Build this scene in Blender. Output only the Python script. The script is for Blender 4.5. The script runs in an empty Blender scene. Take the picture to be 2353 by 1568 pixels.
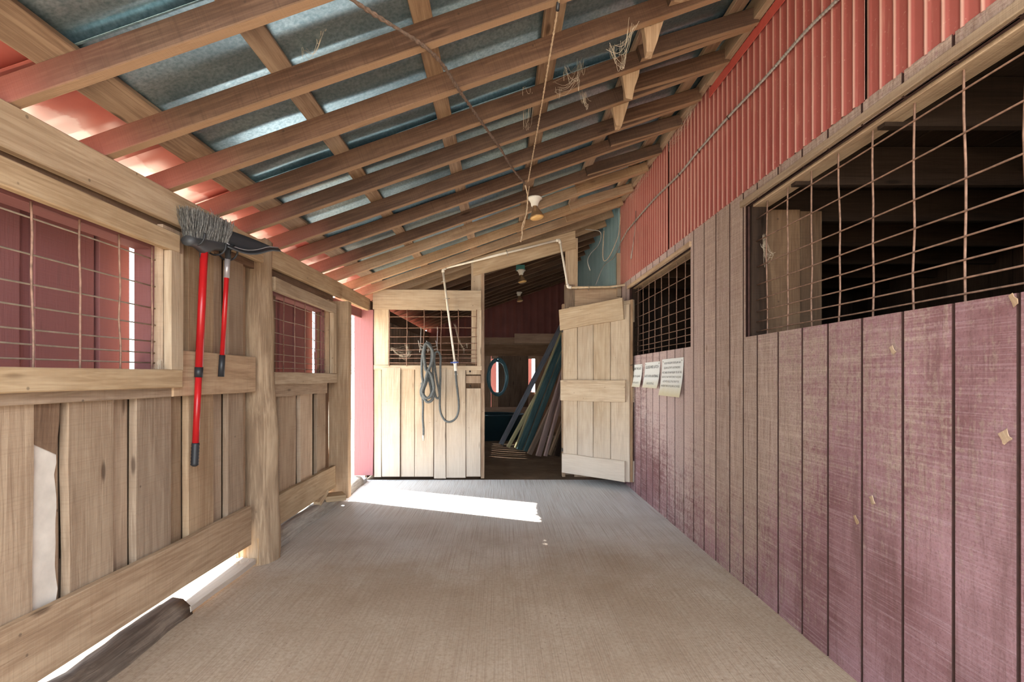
import bpy, bmesh, math, random
from mathutils import Vector, Matrix
random.seed(7)
R = random.random
def U(a, b): return a + (b - a) * random.random()
S = bpy.context.scene
COL = S.collection

# ------------------------------------------------------------------ camera
F = 1190.0; PX0 = 1150.0; PY0 = 867.0; CH = 1.205
cam_d = bpy.data.cameras.new('camera')
cam = bpy.data.objects.new('camera', cam_d); COL.objects.link(cam)
cam.location = (0, 0, CH); cam.rotation_euler = (math.pi/2, 0, 0)
cam_d.sensor_width = 36; cam_d.lens = F/2353*36
cam_d.shift_x = (1176.5-PX0)/2353; cam_d.shift_y = (PY0-784)/2353
CLOSE = None   # (x0, y0, x1) of a close look while iterating; None = the whole frame
cam_d.clip_start = .02; cam_d.clip_end = 300
S.camera = cam
if CLOSE:
    q = 2353/(CLOSE[2]-CLOSE[0]); cam_d.lens *= q
    cam_d.shift_x = ((CLOSE[0]+CLOSE[2])/2-PX0)/2353*q; cam_d.shift_y = (PY0-(CLOSE[1]+784/q))/2353*q
def at(px, py, Y):            # a measured photo position turned into a world point at depth Y
    return Vector(((px-PX0)/F*Y, Y, CH+(PY0-py)/F*Y))
def aty(px, X): return X*F/(px-PX0)

# ------------------------------------------------------------------ light
S.view_settings.view_transform = 'Standard'; S.view_settings.look = 'None'
S.view_settings.gamma = 1; S.view_settings.use_curve_mapping = False
S.view_settings.exposure = 0.42
S.cycles.use_denoising = True
S.cycles.max_bounces = 10; S.cycles.diffuse_bounces = 6; S.cycles.glossy_bounces = 3
S.cycles.sample_clamp_indirect = 8
w = bpy.data.worlds.new('sky'); S.world = w; w.use_nodes = True
bg = w.node_tree.nodes['Background']
bg.inputs[0].default_value = (.72, .86, 1, 1); bg.inputs[1].default_value = 7.0
def lamp(name, typ, loc, energy, color, rot=None, **k):
    d = bpy.data.lights.new(name, typ); d.energy = energy; d.color = color
    for a, b in k.items(): setattr(d, a, b)
    o = bpy.data.objects.new(name, d); COL.objects.link(o); o.location = loc
    if rot is not None: o.rotation_euler = rot
    return o
sd = Vector((.92*math.cos(math.radians(41)), -.38*math.cos(math.radians(41)), -math.sin(math.radians(41))))
sun = lamp('sun', 'SUN', (-10, 10, 12), 32, (1, .97, .93), angle=math.radians(.6))
sun.rotation_euler = sd.to_track_quat('-Z', 'Y').to_euler()
# unseen area lamp added behind the camera to fill in for daylight
lamp('daylight_fill', 'AREA', (-.05, -.55, 2.05), 50, (.93, .97, 1), (math.radians(26), 0, 0),
     shape='RECTANGLE', size=2.7, size_y=1.1)

# ------------------------------------------------------------------ materials
def lin(r, g, b):
    f = lambda c: (c/255/12.92) if c/255 <= .04045 else ((c/255+.055)/1.055)**2.4
    return (f(r), f(g), f(b), 1)
class NT:
    def __init__(s, name, rough=.8, metal=0, spec=.3):
        m = bpy.data.materials.new(name); m.use_nodes = True; s.m = m; s.t = m.node_tree
        s.b = s.t.nodes['Principled BSDF']
        s.b.inputs['Roughness'].default_value = rough; s.b.inputs['Metallic'].default_value = metal
        s.b.inputs['Specular IOR Level'].default_value = spec
    def n(s, typ, **k):
        nd = s.t.nodes.new(typ)
        for a, b in k.items(): setattr(nd, a, b)
        return nd
    def l(s, a, b): s.t.links.new(a, b)
    def val(s, i, v):
        if hasattr(v, 'is_linked') or hasattr(v, 'links'): s.l(v, i)
        else: i.default_value = v
    def math(s, op, a, b=None, c=None, clamp=False):
        nd = s.n('ShaderNodeMath', operation=op); nd.use_clamp = clamp
        s.val(nd.inputs[0], a)
        if b is not None: s.val(nd.inputs[1], b)
        if c is not None: s.val(nd.inputs[2], c)
        return nd.outputs[0]
    def mix(s, f, a, b, blend='MIX'):
        nd = s.n('ShaderNodeMix', data_type='RGBA', blend_type=blend)
        s.val(nd.inputs[0], f); s.val(nd.inputs[6], a); s.val(nd.inputs[7], b)
        return nd.outputs[2]
    def rng(s, v, a, b, c=0., d=1., sm=False):
        nd = s.n('ShaderNodeMapRange'); nd.clamp = True
        if sm: nd.interpolation_type = 'SMOOTHSTEP'
        s.val(nd.inputs[0], v)
        for i, x in enumerate((a, b, c, d)): nd.inputs[i+1].default_value = x
        return nd.outputs[0]
    def coord(s, rand=True):
        tc = s.n('ShaderNodeTexCoord')
        if not rand: return tc.outputs['Object']
        oi = s.n('ShaderNodeObjectInfo'); s.rand = oi.outputs['Random']
        mul = s.math('MULTIPLY', s.rand, 37.)
        v = s.n('ShaderNodeVectorMath', operation='ADD'); s.l(tc.outputs['Object'], v.inputs[0])
        cb = s.n('ShaderNodeCombineXYZ')
        for i in range(3): s.l(mul, cb.inputs[i])
        s.l(cb.outputs[0], v.inputs[1]); return v.outputs[0]
    def world(s): return s.n('ShaderNodeNewGeometry').outputs['Position']
    def noise(s, vec, sc, scale=1., detail=4., rough=.55, dist=0.):
        mp = s.n('ShaderNodeMapping'); s.l(vec, mp.inputs[0]); mp.inputs['Scale'].default_value = sc
        nz = s.n('ShaderNodeTexNoise'); s.l(mp.outputs[0], nz.inputs['Vector'])
        nz.inputs['Scale'].default_value = scale; nz.inputs['Detail'].default_value = detail
        nz.inputs['Roughness'].default_value = rough; nz.inputs['Distortion'].default_value = dist
        return nz.outputs['Fac']
    def voro(s, vec, sc, scale=1.):
        mp = s.n('ShaderNodeMapping'); s.l(vec, mp.inputs[0]); mp.inputs['Scale'].default_value = sc
        v = s.n('ShaderNodeTexVoronoi'); s.l(mp.outputs[0], v.inputs['Vector']); v.inputs['Scale'].default_value = scale
        return v.outputs['Distance']
    def bump(s, h, strength=.4, dist=.004, normal=None):
        b = s.n('ShaderNodeBump'); s.l(h, b.inputs['Height'])
        b.inputs['Strength'].default_value = strength; b.inputs['Distance'].default_value = dist
        if normal is not None: s.l(normal, b.inputs['Normal'])
        s.l(b.outputs[0], s.b.inputs['Normal']); return b.outputs[0]
    def color(s, c): s.val(s.b.inputs['Base Color'], c)

def wood(name, dark, mid, light, knots=.5, saw=.5, grain=1., nails=.5, vary=.22, over=None, rough=.85):
    """grain runs along the board's own X axis"""
    t = NT(name, rough, 0, .2); v = t.coord()
    g1 = t.noise(v, (1.3, 26, 26), 2.2, 6, .62, .8)
    g2 = t.noise(v, (3.5, 90, 90), 1.5, 3, .6)
    bl = t.noise(v, (1.1, 4, 4), 1.6, 4, .6, .4)
    sw = t.noise(v, (140, 3, 3), 1., 3, .55)
    c = t.mix(t.math('MULTIPLY', t.rng(g1, .45, .75), .75), mid, dark)
    c = t.mix(t.math('MULTIPLY', t.rng(g1, .5, .3), .6), c, light)
    c = t.mix(t.math('MULTIPLY', t.rng(bl, .45, .72), .65), c, light)
    c = t.mix(t.math('MULTIPLY', t.rng(bl, .46, .26), .4), c, dark)
    c = t.mix(t.math('MULTIPLY', t.rng(g2, .52, .75), .35), c, dark)
    c = t.mix(t.math('MULTIPLY', t.rng(sw, .5, .72), saw*.45), c, dark)
    kd = t.voro(v, (1.5, 5.5, 5.5), 1.25)
    kn = t.rng(kd, .035, .11, 1, 0, True)
    c = t.mix(t.math('MULTIPLY', kn, knots), c, (dark[0]*.35, dark[1]*.3, dark[2]*.28, 1))
    nd = t.voro(v, (1, 1, 1), 8.)
    nn = t.rng(nd, .035, .06, 1, 0)
    c = t.mix(t.math('MULTIPLY', nn, nails), c, (.03, .02, .015, 1))
    hs = t.n('ShaderNodeHueSaturation'); t.l(c, hs.inputs['Color'])
    t.l(t.rng(t.rand, 0, 1, 1-vary, 1+vary), hs.inputs['Value'])
    t.l(t.rng(t.math('FRACT', t.math('MULTIPLY', t.rand, 7.3)), 0, 1, .78, .94), hs.inputs['Saturation'])
    c = hs.outputs[0]
    if over: c = over(t, c, g2)
    t.color(c)
    h = t.math('ADD', t.math('MULTIPLY', sw, .8*saw), t.math('ADD', g1, t.math('MULTIPLY', kn, -.8)))
    t.bump(h, .55, .004)
    return t.m

def eave_red_lit_underside(t, c, g2):       # rafters' near faces turn redder towards the eave
    p = t.world(); sp = t.n('ShaderNodeSeparateXYZ'); t.l(p, sp.inputs[0])
    nz = t.noise(p, (1, 1, 1), 2.2, 4)
    x = t.math('ADD', sp.outputs[0], t.math('MULTIPLY', nz, .5))
    m = t.rng(x, -1.45, -.85, 1, 0, True)
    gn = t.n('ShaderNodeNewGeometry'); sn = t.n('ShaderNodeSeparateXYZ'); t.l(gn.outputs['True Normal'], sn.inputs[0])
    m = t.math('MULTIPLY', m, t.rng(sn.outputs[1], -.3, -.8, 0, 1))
    c = t.mix(t.math('MULTIPLY', t.rng(sn.outputs[2], -.6, -.9, 0, 1), .6), c, lin(190, 154, 120))  # floor bounce light painted in: undersides made paler
    return t.mix(t.math('MULTIPLY', m, .6), c, lin(160, 92, 82))
def redpaint_over(t, c, g2):
    p = t.coord(); nz = t.noise(p, (3, 20, 20), 1.5, 5)
    return t.mix(t.rng(nz, .62, .75, .96, .5), c, lin(128, 84, 82))
def pinkpaint_over(t, c, g2):
    p = t.coord(); nz = t.noise(p, (3, 14, 14), 1.5, 5)
    return t.mix(t.rng(nz, .6, .78, .97, .55), c, lin(150, 100, 101))
def dusty_foot(t, c, g2):      # boards greyed by dust low down
    p = t.world(); sp = t.n('ShaderNodeSeparateXYZ'); t.l(p, sp.inputs[0])
    nz = t.noise(p, (1, 1, 1), 3., 4)
    m = t.rng(t.math('ADD', sp.outputs[2], t.math('MULTIPLY', nz, .5)), .3, 1.25, .55, 0, True)
    return t.mix(m, c, lin(196, 184, 172))

W_WALL = wood('sawn_board', lin(132, 100, 70), lin(168, 136, 102), lin(192, 162, 126), .75, .5)
W_LIGHT = wood('pale_planed_board', lin(140, 110, 76), lin(176, 146, 108), lin(196, 170, 134), .55, .12, vary=.1)
W_BACK = wood('dusty_board', lin(146, 120, 92), lin(178, 152, 120), lin(196, 174, 144), .5, .3, vary=.1, over=dusty_foot)
W_SHADE = wood('unpainted_back_layer', lin(84, 60, 42), lin(112, 82, 56), lin(136, 104, 74), .6, .5)
W_RAFT = wood('rafter_board', lin(62, 42, 30), lin(86, 59, 42), lin(112, 82, 60), .6, .75, vary=.16, over=eave_red_lit_underside)
W_PURL = wood('purlin_board', lin(100, 72, 52), lin(148, 116, 86), lin(180, 150, 116), .7, .1, vary=.15)
W_DARK = wood('stall_board', lin(34, 22, 15), lin(50, 34, 23), lin(64, 46, 32), .6, .6)  # shade of the unlit stall put into the wood colour
W_FAR = wood('far_room_board', lin(120, 90, 68), lin(156, 120, 90), lin(178, 144, 110), .5, .5)
W_RED = wood('red_painted_board', lin(84, 54, 52), lin(106, 70, 68), lin(130, 92, 86), .4, .5, over=redpaint_over)
W_PINK = wood('faded_red_board', lin(140, 88, 86), lin(160, 104, 102), lin(176, 122, 118), .4, .5, over=pinkpaint_over, vary=.08)
W_RAFT_LIT = wood('lit_rafter_board', lin(124, 92, 64), lin(158, 124, 90), lin(186, 152, 116), .6, .75, vary=.1, over=eave_red_lit_underside)  # rafter wood copy with the sun patch's bounce light put into its colour
W_END = wood('splintered_block', lin(120, 92, 64), lin(156, 124, 90), lin(182, 150, 114), .3, .3)
W_LOG = wood('old_log', lin(104, 74, 46), lin(154, 120, 80), lin(192, 158, 114), .5, .05, nails=.2, vary=.02)
W_GREYLOG = wood('weathered_log', lin(66, 52, 42), lin(116, 96, 78), lin(152, 130, 108), .4, .2)
W_TEAL = wood('teal_stained_board', lin(36, 58, 58), lin(58, 86, 86), lin(84, 116, 112), .2, .2)
W_OLIVE = wood('mustard_board', lin(150, 138, 92), lin(186, 174, 120), lin(204, 194, 142), .2, .2)
W_MAUVE = wood('mauve_board', lin(136, 104, 94), lin(172, 136, 122), lin(194, 160, 146), .2, .2)
W_SLATE = wood('slate_board', lin(84, 86, 94), lin(120, 122, 130), lin(146, 150, 158), .2, .2)

def siding():
    t = NT('worn_pink_siding', .8, 0, .25); v = t.coord(); p = t.world()
    sp = t.n('ShaderNodeSeparateXYZ'); t.l(p, sp.inputs[0])
    sw = t.noise(v, (170, 2.5, 2.5), 1., 4, .6)          # band saw lines across each board
    sw2 = t.noise(v, (38, 1.2, 1.2), 1., 3, .6)
    gr = t.noise(v, (2.2, 30, 30), 2., 6, .65, 1.)
    wo = t.noise(p, (1, 1, 1), 2.3, 6, .62)
    big = t.noise(p, (1, .9, .55), 1.1, 3, .5)
    fine = t.noise(p, (1, 1, 1), 60, 3, .6)
    paint = t.mix(t.rng(wo, .35, .7), lin(118, 80, 80), lin(160, 122, 125))
    paint = t.mix(t.rng(sw, .48, .75, 0, .55), paint, lin(184, 154, 157))
    paint = t.mix(t.rng(t.noise(v, (1.2, 9, 9), 2., 5, .6, .6), .5, .72, 0, .6), paint, lin(104, 74, 68))
    dust = t.mix(t.rng(gr, .35, .65), lin(184, 162, 148), lin(144, 120, 108))
    dust = t.mix(t.rng(sw, .46, .7, 0, .45), dust, lin(206, 182, 162))
    # how much paint has gone: most in the stretch between the windows and high up
    yb = t.math('MULTIPLY', t.rng(sp.outputs[1], 1.5, 3.0, 0, 1, True), t.rng(sp.outputs[1], 3.7, 5.0, 1, .8, True))
    zb = t.rng(sp.outputs[2], .1, 1.1, -.28, .12, True)
    dust = t.mix(t.rng(sp.outputs[1], 3.2, 4.4, 0, .75, True), dust, lin(206, 184, 180))
    k = t.math('ADD', t.math('MULTIPLY', yb, .32), zb)
    k = t.math('ADD', k, t.rng(sp.outputs[2], 2.05, 2.2, 0, .4))
    k = t.math('ADD', k, t.math('MULTIPLY', t.math('SUBTRACT', big, .5), 1.1))
    k = t.math('ADD', k, t.math('MULTIPLY', t.math('SUBTRACT', gr, .5), 1.0))
    k = t.math('ADD', k, t.math('MULTIPLY', t.math('SUBTRACT', fine, .5), .7))
    k = t.math('ADD', k, t.math('MULTIPLY', t.math('SUBTRACT', sw2, .5), .5))
    c = t.mix(t.rng(k, .02, .34), paint, dust)
    c = t.mix(t.rng(t.noise(p, (1, 1, 1), 110, 3, .7), .5, .72, 0, .5), c, lin(92, 62, 56))
    c = t.mix(t.rng(t.noise(v, (1.5, 50, 50), 1.5, 4, .7), .56, .74, 0, .45), c, lin(98, 70, 62))
    bs = t.math('MULTIPLY', t.rng(t.noise(p, (1, 1.6, .8), 3.2, 3), .62, .72, 0, .22),
                t.math('MULTIPLY', t.rng(sp.outputs[2], 1.1, .9, 0, 1), t.rng(sp.outputs[1], 2.6, 3., 0, 1)))
    c = t.mix(bs, c, lin(96, 104, 112))
    kn = t.rng(t.voro(v, (1.4, 4, 4), 1.3), .03, .06, 1, 0)
    c = t.mix(t.math('MULTIPLY', kn, .6), c, lin(96, 66, 44))
    hs = t.n('ShaderNodeHueSaturation'); t.l(c, hs.inputs['Color'])
    t.l(t.rng(t.rand, 0, 1, .92, 1.08), hs.inputs['Value'])
    t.color(hs.outputs[0])
    h = t.math('ADD', t.math('MULTIPLY', sw, 1.), t.math('ADD', t.math('MULTIPLY', gr, .8), t.math('MULTIPLY', fine, .25)))
    t.bump(h, .6, .003)
    return t.m
SIDING = siding()

def flat(name, c, rough=.6, metal=0, spec=.4, nz=.0, sc=20., emit=None, bump=0):
    t = NT(name, rough, metal, spec)
    if nz:
        v = t.coord(False); n1 = t.noise(v, (1, 1, 1), sc, 4)
        t.color(t.mix(t.rng(n1, .3, .7), tuple(x*(1-nz) for x in c[:3])+(1,), tuple(min(1, x*(1+nz)) for x in c[:3])+(1,)))
        if bump: t.bump(n1, bump, .003)
    else: t.color(c)
    if emit: t.b.inputs['Emission Color'].default_value = c; t.b.inputs['Emission Strength'].default_value = emit
    return t.m
GROOVE = flat('groove_shadow_paint', lin(60, 36, 30), .9, nz=.3, sc=30)
RUST = flat('rusty_wire', lin(140, 108, 90), .7, .2, nz=.35, sc=40)
WIRE = flat('dusty_wire', lin(150, 134, 116), .6, .2, nz=.2, sc=30)
PVC = flat('white_pvc', lin(226, 216, 200), .4, nz=.12, sc=14)
PVCRUST = flat('stained_pipe', lin(206, 182, 150), .5, nz=.25, sc=18)
BLACKP = flat('black_plastic', lin(42, 42, 44), .45)
GREYP = flat('grey_plastic', lin(70, 70, 72), .5, nz=.1, sc=8)
REDP = flat('red_enamel', lin(172, 28, 30), .3, nz=.15, sc=6)
TAPE = flat('silver_tape', lin(170, 160, 158), .35, .4)
HOSE = flat('grey_fabric_hose', lin(88, 90, 88), .85, nz=.25, sc=60, bump=.5)
HOSEB = flat('black_rubber_hose', lin(62, 66, 68), .6, nz=.15, sc=30)
BLUE = flat('blue_valve', lin(88, 110, 180), .4)
BRASS = flat('hose_fitting', lin(200, 190, 170), .35, .7)
ROPE = flat('old_rope', lin(112, 92, 78), .9, nz=.35, sc=70, bump=.6)
ROPEL = flat('pale_rope', lin(196, 170, 140), .9, nz=.25, sc=70, bump=.5)
CONDUIT = flat('armoured_cable', lin(176, 170, 162), .45, .6, nz=.1, sc=50)
WEB = flat('cobweb_dust', lin(196, 180, 158), .95, nz=.15, sc=30)
PORC = flat('white_porcelain', lin(236, 228, 214), .25)
AMBER = flat('flood_bulb_lens', lin(226, 178, 110), .3, 0, .6)
BULB = flat('silvered_bulb', lin(150, 116, 84), .35, .5, nz=.2, sc=20)
TEALBOX = flat('teal_lamp_box', lin(70, 130, 124), .5)
INK = flat('black_ink', lin(40, 40, 44), .8)
INKF = flat('faded_ink', lin(120, 118, 110), .8)
NAIL = flat('nail_steel', lin(90, 76, 64), .5, .6)
BIN = flat('dark_teal_tub', lin(28, 52, 58), .5)
HOSET = flat('teal_hose', lin(70, 110, 118), .4)
PLAST = flat('milky_plastic_sheet', lin(214, 202, 188), .35, nz=.12, sc=12, bump=.4)
BLOCKC = flat('weathered_block', lin(168, 166, 164), .9, nz=.2, sc=20)
HINGE = flat('dark_hinge', lin(56, 48, 42), .5, .5)
BRUSHF = flat('winter_brush', lin(150, 130, 116), .9)

def paper():
    t = NT('aged_paper', .8); v = t.coord(False); sp = t.n('ShaderNodeSeparateXYZ'); t.l(v, sp.inputs[0])
    n1 = t.noise(v, (1, 1, 1), 9, 4)
    f = t.math('ADD', sp.outputs[1], t.math('MULTIPLY', t.math('SUBTRACT', n1, .5), .05))
    t.color(t.mix(t.rng(f, -.14, -.03), lin(214, 204, 172), lin(232, 234, 230)))
    return t.m
PAPER = paper()
def bristle():
    t = NT('grey_bristle', .7); v = t.coord(False); n1 = t.noise(v, (300, 300, 6), 1, 3)
    t.color(t.mix(t.rng(n1, .35, .7), lin(60, 58, 56), lin(150, 146, 140))); return t.m
BRIST = bristle()

def metal_red():
    t = NT('red_corrugated_metal', .62, .05, .3); p = t.world(); sp = t.n('ShaderNodeSeparateXYZ'); t.l(p, sp.inputs[0])
    n1 = t.noise(p, (1, 1, 1), 1.6, 5); n2 = t.noise(p, (6, 60, 5), 1., 4); n3 = t.noise(p, (1, 1, 1), 80, 2)
    c = t.mix(t.rng(n1, .3, .7), lin(148, 74, 67), lin(170, 94, 86))
    # dust settled on the corrugation's outer ridges
    r = t.math('SINE', t.math('MULTIPLY', sp.outputs[1], 2*math.pi/.068))
    c = t.mix(t.math('MULTIPLY', t.rng(r, .72, .97, 0, 1), .7), c, lin(232, 190, 172))
    c = t.mix(t.rng(n2, .58, .8, 0, .35), c, lin(206, 160, 140))
    c = t.mix(t.rng(n3, .66, .8, 0, .5), c, lin(222, 180, 160))
    t.color(c); t.bump(n1, .15, .01); return t.m
M_RED = metal_red()
def metal_blue():
    t = NT('pale_blue_metal', .5, .1, .4); p = t.world()
    n1 = t.noise(p, (3, 3, .6), 1.6, 5)
    t.color(t.mix(t.rng(n1, .3, .7), lin(150, 184, 192), lin(184, 210, 214))); return t.m
M_BLUE = metal_blue()
def metal_roof():
    t = NT('galvanised_roof_metal', .34, .55, .5); p = t.world(); sp = t.n('ShaderNodeSeparateXYZ'); t.l(p, sp.inputs[0])
    n1 = t.noise(p, (1, 1, 1), 75, 4, .6); n2 = t.noise(p, (1, 1, 1), 3, 5)
    g = t.mix(t.rng(n1, .32, .68), lin(150, 184, 200), lin(206, 232, 242))
    g = t.mix(t.rng(n2, .4, .7, 0, .5), g, lin(120, 146, 158))
    g = t.mix(t.rng(t.noise(p, (2, 9, 2), 1.3, 5), .62, .75, 0, .2), g, lin(120, 100, 84))
    e = t.noise(p, (1, 1, 1), 7, 5)
    red = t.mix(t.rng(n2, .35, .7), lin(176, 88, 78), lin(204, 124, 110))
    edge = t.rng(t.math('ADD', sp.outputs[0], t.math('MULTIPLY', t.math('SUBTRACT', e, .5), .16)), -1.635, -1.62, 1, 0)
    m = t.rng(t.math('ADD', sp.outputs[0], t.math('MULTIPLY', e, .04)), -1.41, -1.39, 1, 0)
    red = t.mix(t.math('MULTIPLY', edge, .65), red, lin(226, 186, 182))
    t.color(t.mix(m, g, red)); t.l(t.rng(m, 0, 1, .85, 0), t.b.inputs['Metallic'])
    t.bump(n2, .12, .02); return t.m
M_ROOF = metal_roof()
def concrete():
    t = NT('broomed_concrete', .82, 0, .3); p = t.world(); sp = t.n('ShaderNodeSeparateXYZ'); t.l(p, sp.inputs[0])
    n1 = t.noise(p, (1, 1, 1), 1.1, 7, .68); n2 = t.noise(p, (1, 1, 1), 55, 5, .7)
    # broomed lines, dragged lengthwise with a slight fan
    br = t.noise(p, (170, 1.6, 1), 1., 3, .5, .2)
    pit = t.rng(t.voro(p, (1, 1, 1), 22), .06, .12, 1, 0)
    c = t.mix(t.rng(n1, .3, .7), lin(156, 132, 108), lin(186, 166, 144))
    c = t.mix(t.rng(n2, .45, .7, 0, .6), c, lin(132, 106, 82))
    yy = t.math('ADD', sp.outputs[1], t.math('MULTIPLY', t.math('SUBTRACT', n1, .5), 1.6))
    c = t.mix(t.rng(yy, 2.8, 5.0, 0, .85, True), c, lin(212, 212, 210))  # paler towards the back: dust wear plus doorway daylight put into the colour
    c = t.mix(t.rng(br, .45, .7, 0, .5), c, lin(140, 116, 96))
    c = t.mix(t.math('MULTIPLY', pit, t.rng(n1, .45, .6, 0, .6)), c, lin(96, 74, 58))
    t.color(c)
    h = t.math('ADD', t.math('MULTIPLY', br, 1.2), t.math('ADD', t.math('MULTIPLY', n2, .6), t.math('MULTIPLY', pit, -.6)))
    t.bump(h, .55, .004); return t.m
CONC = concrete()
def dirt(name, a, b):
    t = NT(name, .95, 0, .1); p = t.world(); n1 = t.noise(p, (1, 1, 1), 2.2, 8, .7)
    t.color(t.mix(t.rng(n1, .3, .7), a, b)); t.bump(n1, .6, .03); return t.m
DIRT = dirt('packed_dirt', lin(96, 78, 62), lin(134, 112, 90))
YARD = dirt('dry_yard', lin(180, 160, 134), lin(214, 200, 176))

# ------------------------------------------------------------------ builders
PAR = {}
def link(o, parent=None, loc=None):
    COL.objects.link(o)
    if parent is not None:
        o.parent = parent
        o.matrix_parent_inverse = Matrix.Translation(-PAR[parent.name])
    return o
def empty(name, loc=(0, 0, 0), label=None, cat=None, group=None, kind=None):
    o = bpy.data.objects.new(name, None); COL.objects.link(o); o.location = loc
    o.empty_display_size = .1
    PAR[o.name] = Vector(loc); tag(o, label, cat, group, kind); return o
def tag(o, label=None, cat=None, group=None, kind=None):
    for k, v in (('label', label), ('category', cat), ('group', group), ('kind', kind)):
        if v: o[k] = v
    return o
def mesh_obj(name, verts, faces, mat, parent=None, M=None, smooth=False):
    me = bpy.data.meshes.new(name); me.from_pydata([tuple(v) for v in verts], [], faces)
    if smooth: me.shade_smooth()
    me.materials.append(mat)
    o = bpy.data.objects.new(name, me)
    M = M or Matrix.Identity(4)
    if parent is not None:
        o.matrix_basis = M; link(o, parent)
        PARW[o.name] = M
    else:
        o.matrix_basis = M; COL.objects.link(o); PAR[o.name] = M.to_translation()
    return o
PARW = {}
def subpart(o, parentpart):     # hang a world-placed mesh under a part (third level)
    o.parent = parentpart
    o.matrix_parent_inverse = PARW[parentpart.name].inverted() if parentpart.name in PARW else Matrix.Identity(4)
    return o
def basis(o, x, y):
    x = Vector(x).normalized(); y = Vector(y); y = (y - x*y.dot(x)).normalized(); z = x.cross(y)
    M = Matrix((x, y, z)).transposed().to_4x4(); M.translation = Vector(o); return M
def board(name, p0, p1, width, thick, wdir, mat, parent=None, jit=.003, n=2, cut=(0, 0), ch=.0025, bow=0, ragged=0):
    """board from p0 to p1 (centre line), width along wdir; chamfered, slightly uneven edges. cut: end slant in m"""
    p0 = Vector(p0); p1 = Vector(p1); c = (p0+p1)/2; L = (p1-p0).length
    M = basis(c, p1-p0, wdir); V = []; Fc = []
    h = width/2; t = thick/2; ch = min(ch, t*.45)
    for i in range(n+1):
        f = i/n; x = -L/2 + L*f
        a = U(-jit, jit); b = U(-jit, jit); zb = bow*math.sin(math.pi*f)
        sec = [(-h+a, -t+ch), (-h+a+ch, -t), (h+b-ch, -t), (h+b, -t+ch), (h+b, t-ch), (h+b-ch, t), (-h+a+ch, t), (-h+a, t-ch)]
        for (y, z) in sec:
            xx = x
            if i == 0: xx += cut[0]*(y/h) + (U(-ragged, ragged))
            if i == n: xx += cut[1]*(y/h) + (U(-ragged, ragged))
            V.append((xx, y, z+zb))
    for i in range(n):
        for j in range(8):
            k = (j+1) % 8
            Fc.append((i*8+j, (i+1)*8+j, (i+1)*8+k, i*8+k))
    Fc.append(tuple(range(0, 8))); Fc.append(tuple(reversed(range(n*8, n*8+8))))
    return mesh_obj(name, V, Fc, mat, parent, M)
def rects(name, rs, normal_axis_pos, thick, mat, parent, lenv=True):
    """boxes on a plane X=const from (y0,y1,z0,z1) rectangles; local X is vertical so the grain is upright"""
    y0 = min(r[0] for r in rs); z0 = min(r[2] for r in rs)
    M = basis((normal_axis_pos, y0, z0), (0, 0, 1), (0, 1, 0)); V = []; Fc = []
    for (a, b, c, d) in rs:
        k = len(V)
        for z in (0, -thick):
            V += [(c-z0, a-y0, z), (d-z0, a-y0, z), (d-z0, b-y0, z), (c-z0, b-y0, z)]
        Fc += [(k, k+1, k+2, k+3), (k+7, k+6, k+5, k+4), (k, k+4, k+5, k+1), (k+1, k+5, k+6, k+2), (k+2, k+6, k+7, k+3), (k+3, k+7, k+4, k)]
    o = mesh_obj(name, V, Fc, mat, parent, M)
    if mat.name == 'worn_pink_siding':
        o.data.materials.append(GROOVE)
        for i, p_ in enumerate(o.data.polygons): p_.material_index = 0 if i % 6 == 0 else 1
    return o
def smooth_pts(pts, sub=4):
    P = [Vector(p) for p in pts]; out = []
    for i in range(len(P)-1):
        a = P[max(i-1, 0)]; b = P[i]; c = P[i+1]; d = P[min(i+2, len(P)-1)]
        for k in range(sub):
            t = k/sub
            out.append(.5*((2*b)+(c-a)*t+(2*a-5*b+4*c-d)*t*t+(3*b-a-3*c+d)*t**3))
    out.append(P[-1]); return out
def tube_data(pts, r, sides=6, closed=False):
    P = [Vector(p) for p in pts]; n = len(P); V = []; Fc = []; up = Vector((.13, .31, .94)).normalized()
    rr = r if isinstance(r, (list, tuple)) else [r]*n
    for i in range(n):
        if closed: d = P[(i+1) % n]-P[i-1]
        else: d = P[min(i+1, n-1)]-P[max(i-1, 0)]
        if d.length < 1e-9: d = Vector((0, 0, 1))
        d.normalize(); a = up - d*up.dot(d)
        if a.length < .05: a = Vector((1, 0, 0)) - d*d.x
        a.normalize(); up = a; b = d.cross(a)
        for k in range(sides):
            an = 2*math.pi*k/sides
            V.append(P[i]+(a*math.cos(an)+b*math.sin(an))*rr[i])
    m = n if closed else n-1
    for i in range(m):
        for k in range(sides):
            k2 = (k+1) % sides; j = (i+1) % n
            Fc.append((i*sides+k, i*sides+k2, j*sides+k2, j*sides+k))
    if not closed:
        Fc.append(tuple(reversed(range(sides)))); Fc.append(tuple(range((n-1)*sides, n*sides)))
    return V, Fc
def tube(name, pts, r, mat, parent=None, sides=6, sub=0, closed=False, smooth=True):
    if sub: pts = smooth_pts(pts, sub)
    V, Fc = tube_data(pts, r, sides, closed)
    if parent is None:
        o0 = Vector(pts[0]); V = [v-o0 for v in V]; return mesh_obj(name, V, Fc, mat, None, Matrix.Translation(o0), smooth)
    return mesh_obj(name, V, Fc, mat, parent, None, smooth)
def merge(*ds):
    V = []; Fc = []
    for v, f in ds:
        k = len(V); V += list(v); Fc += [tuple(i+k for i in q) for q in f]
    return V, Fc
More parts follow.
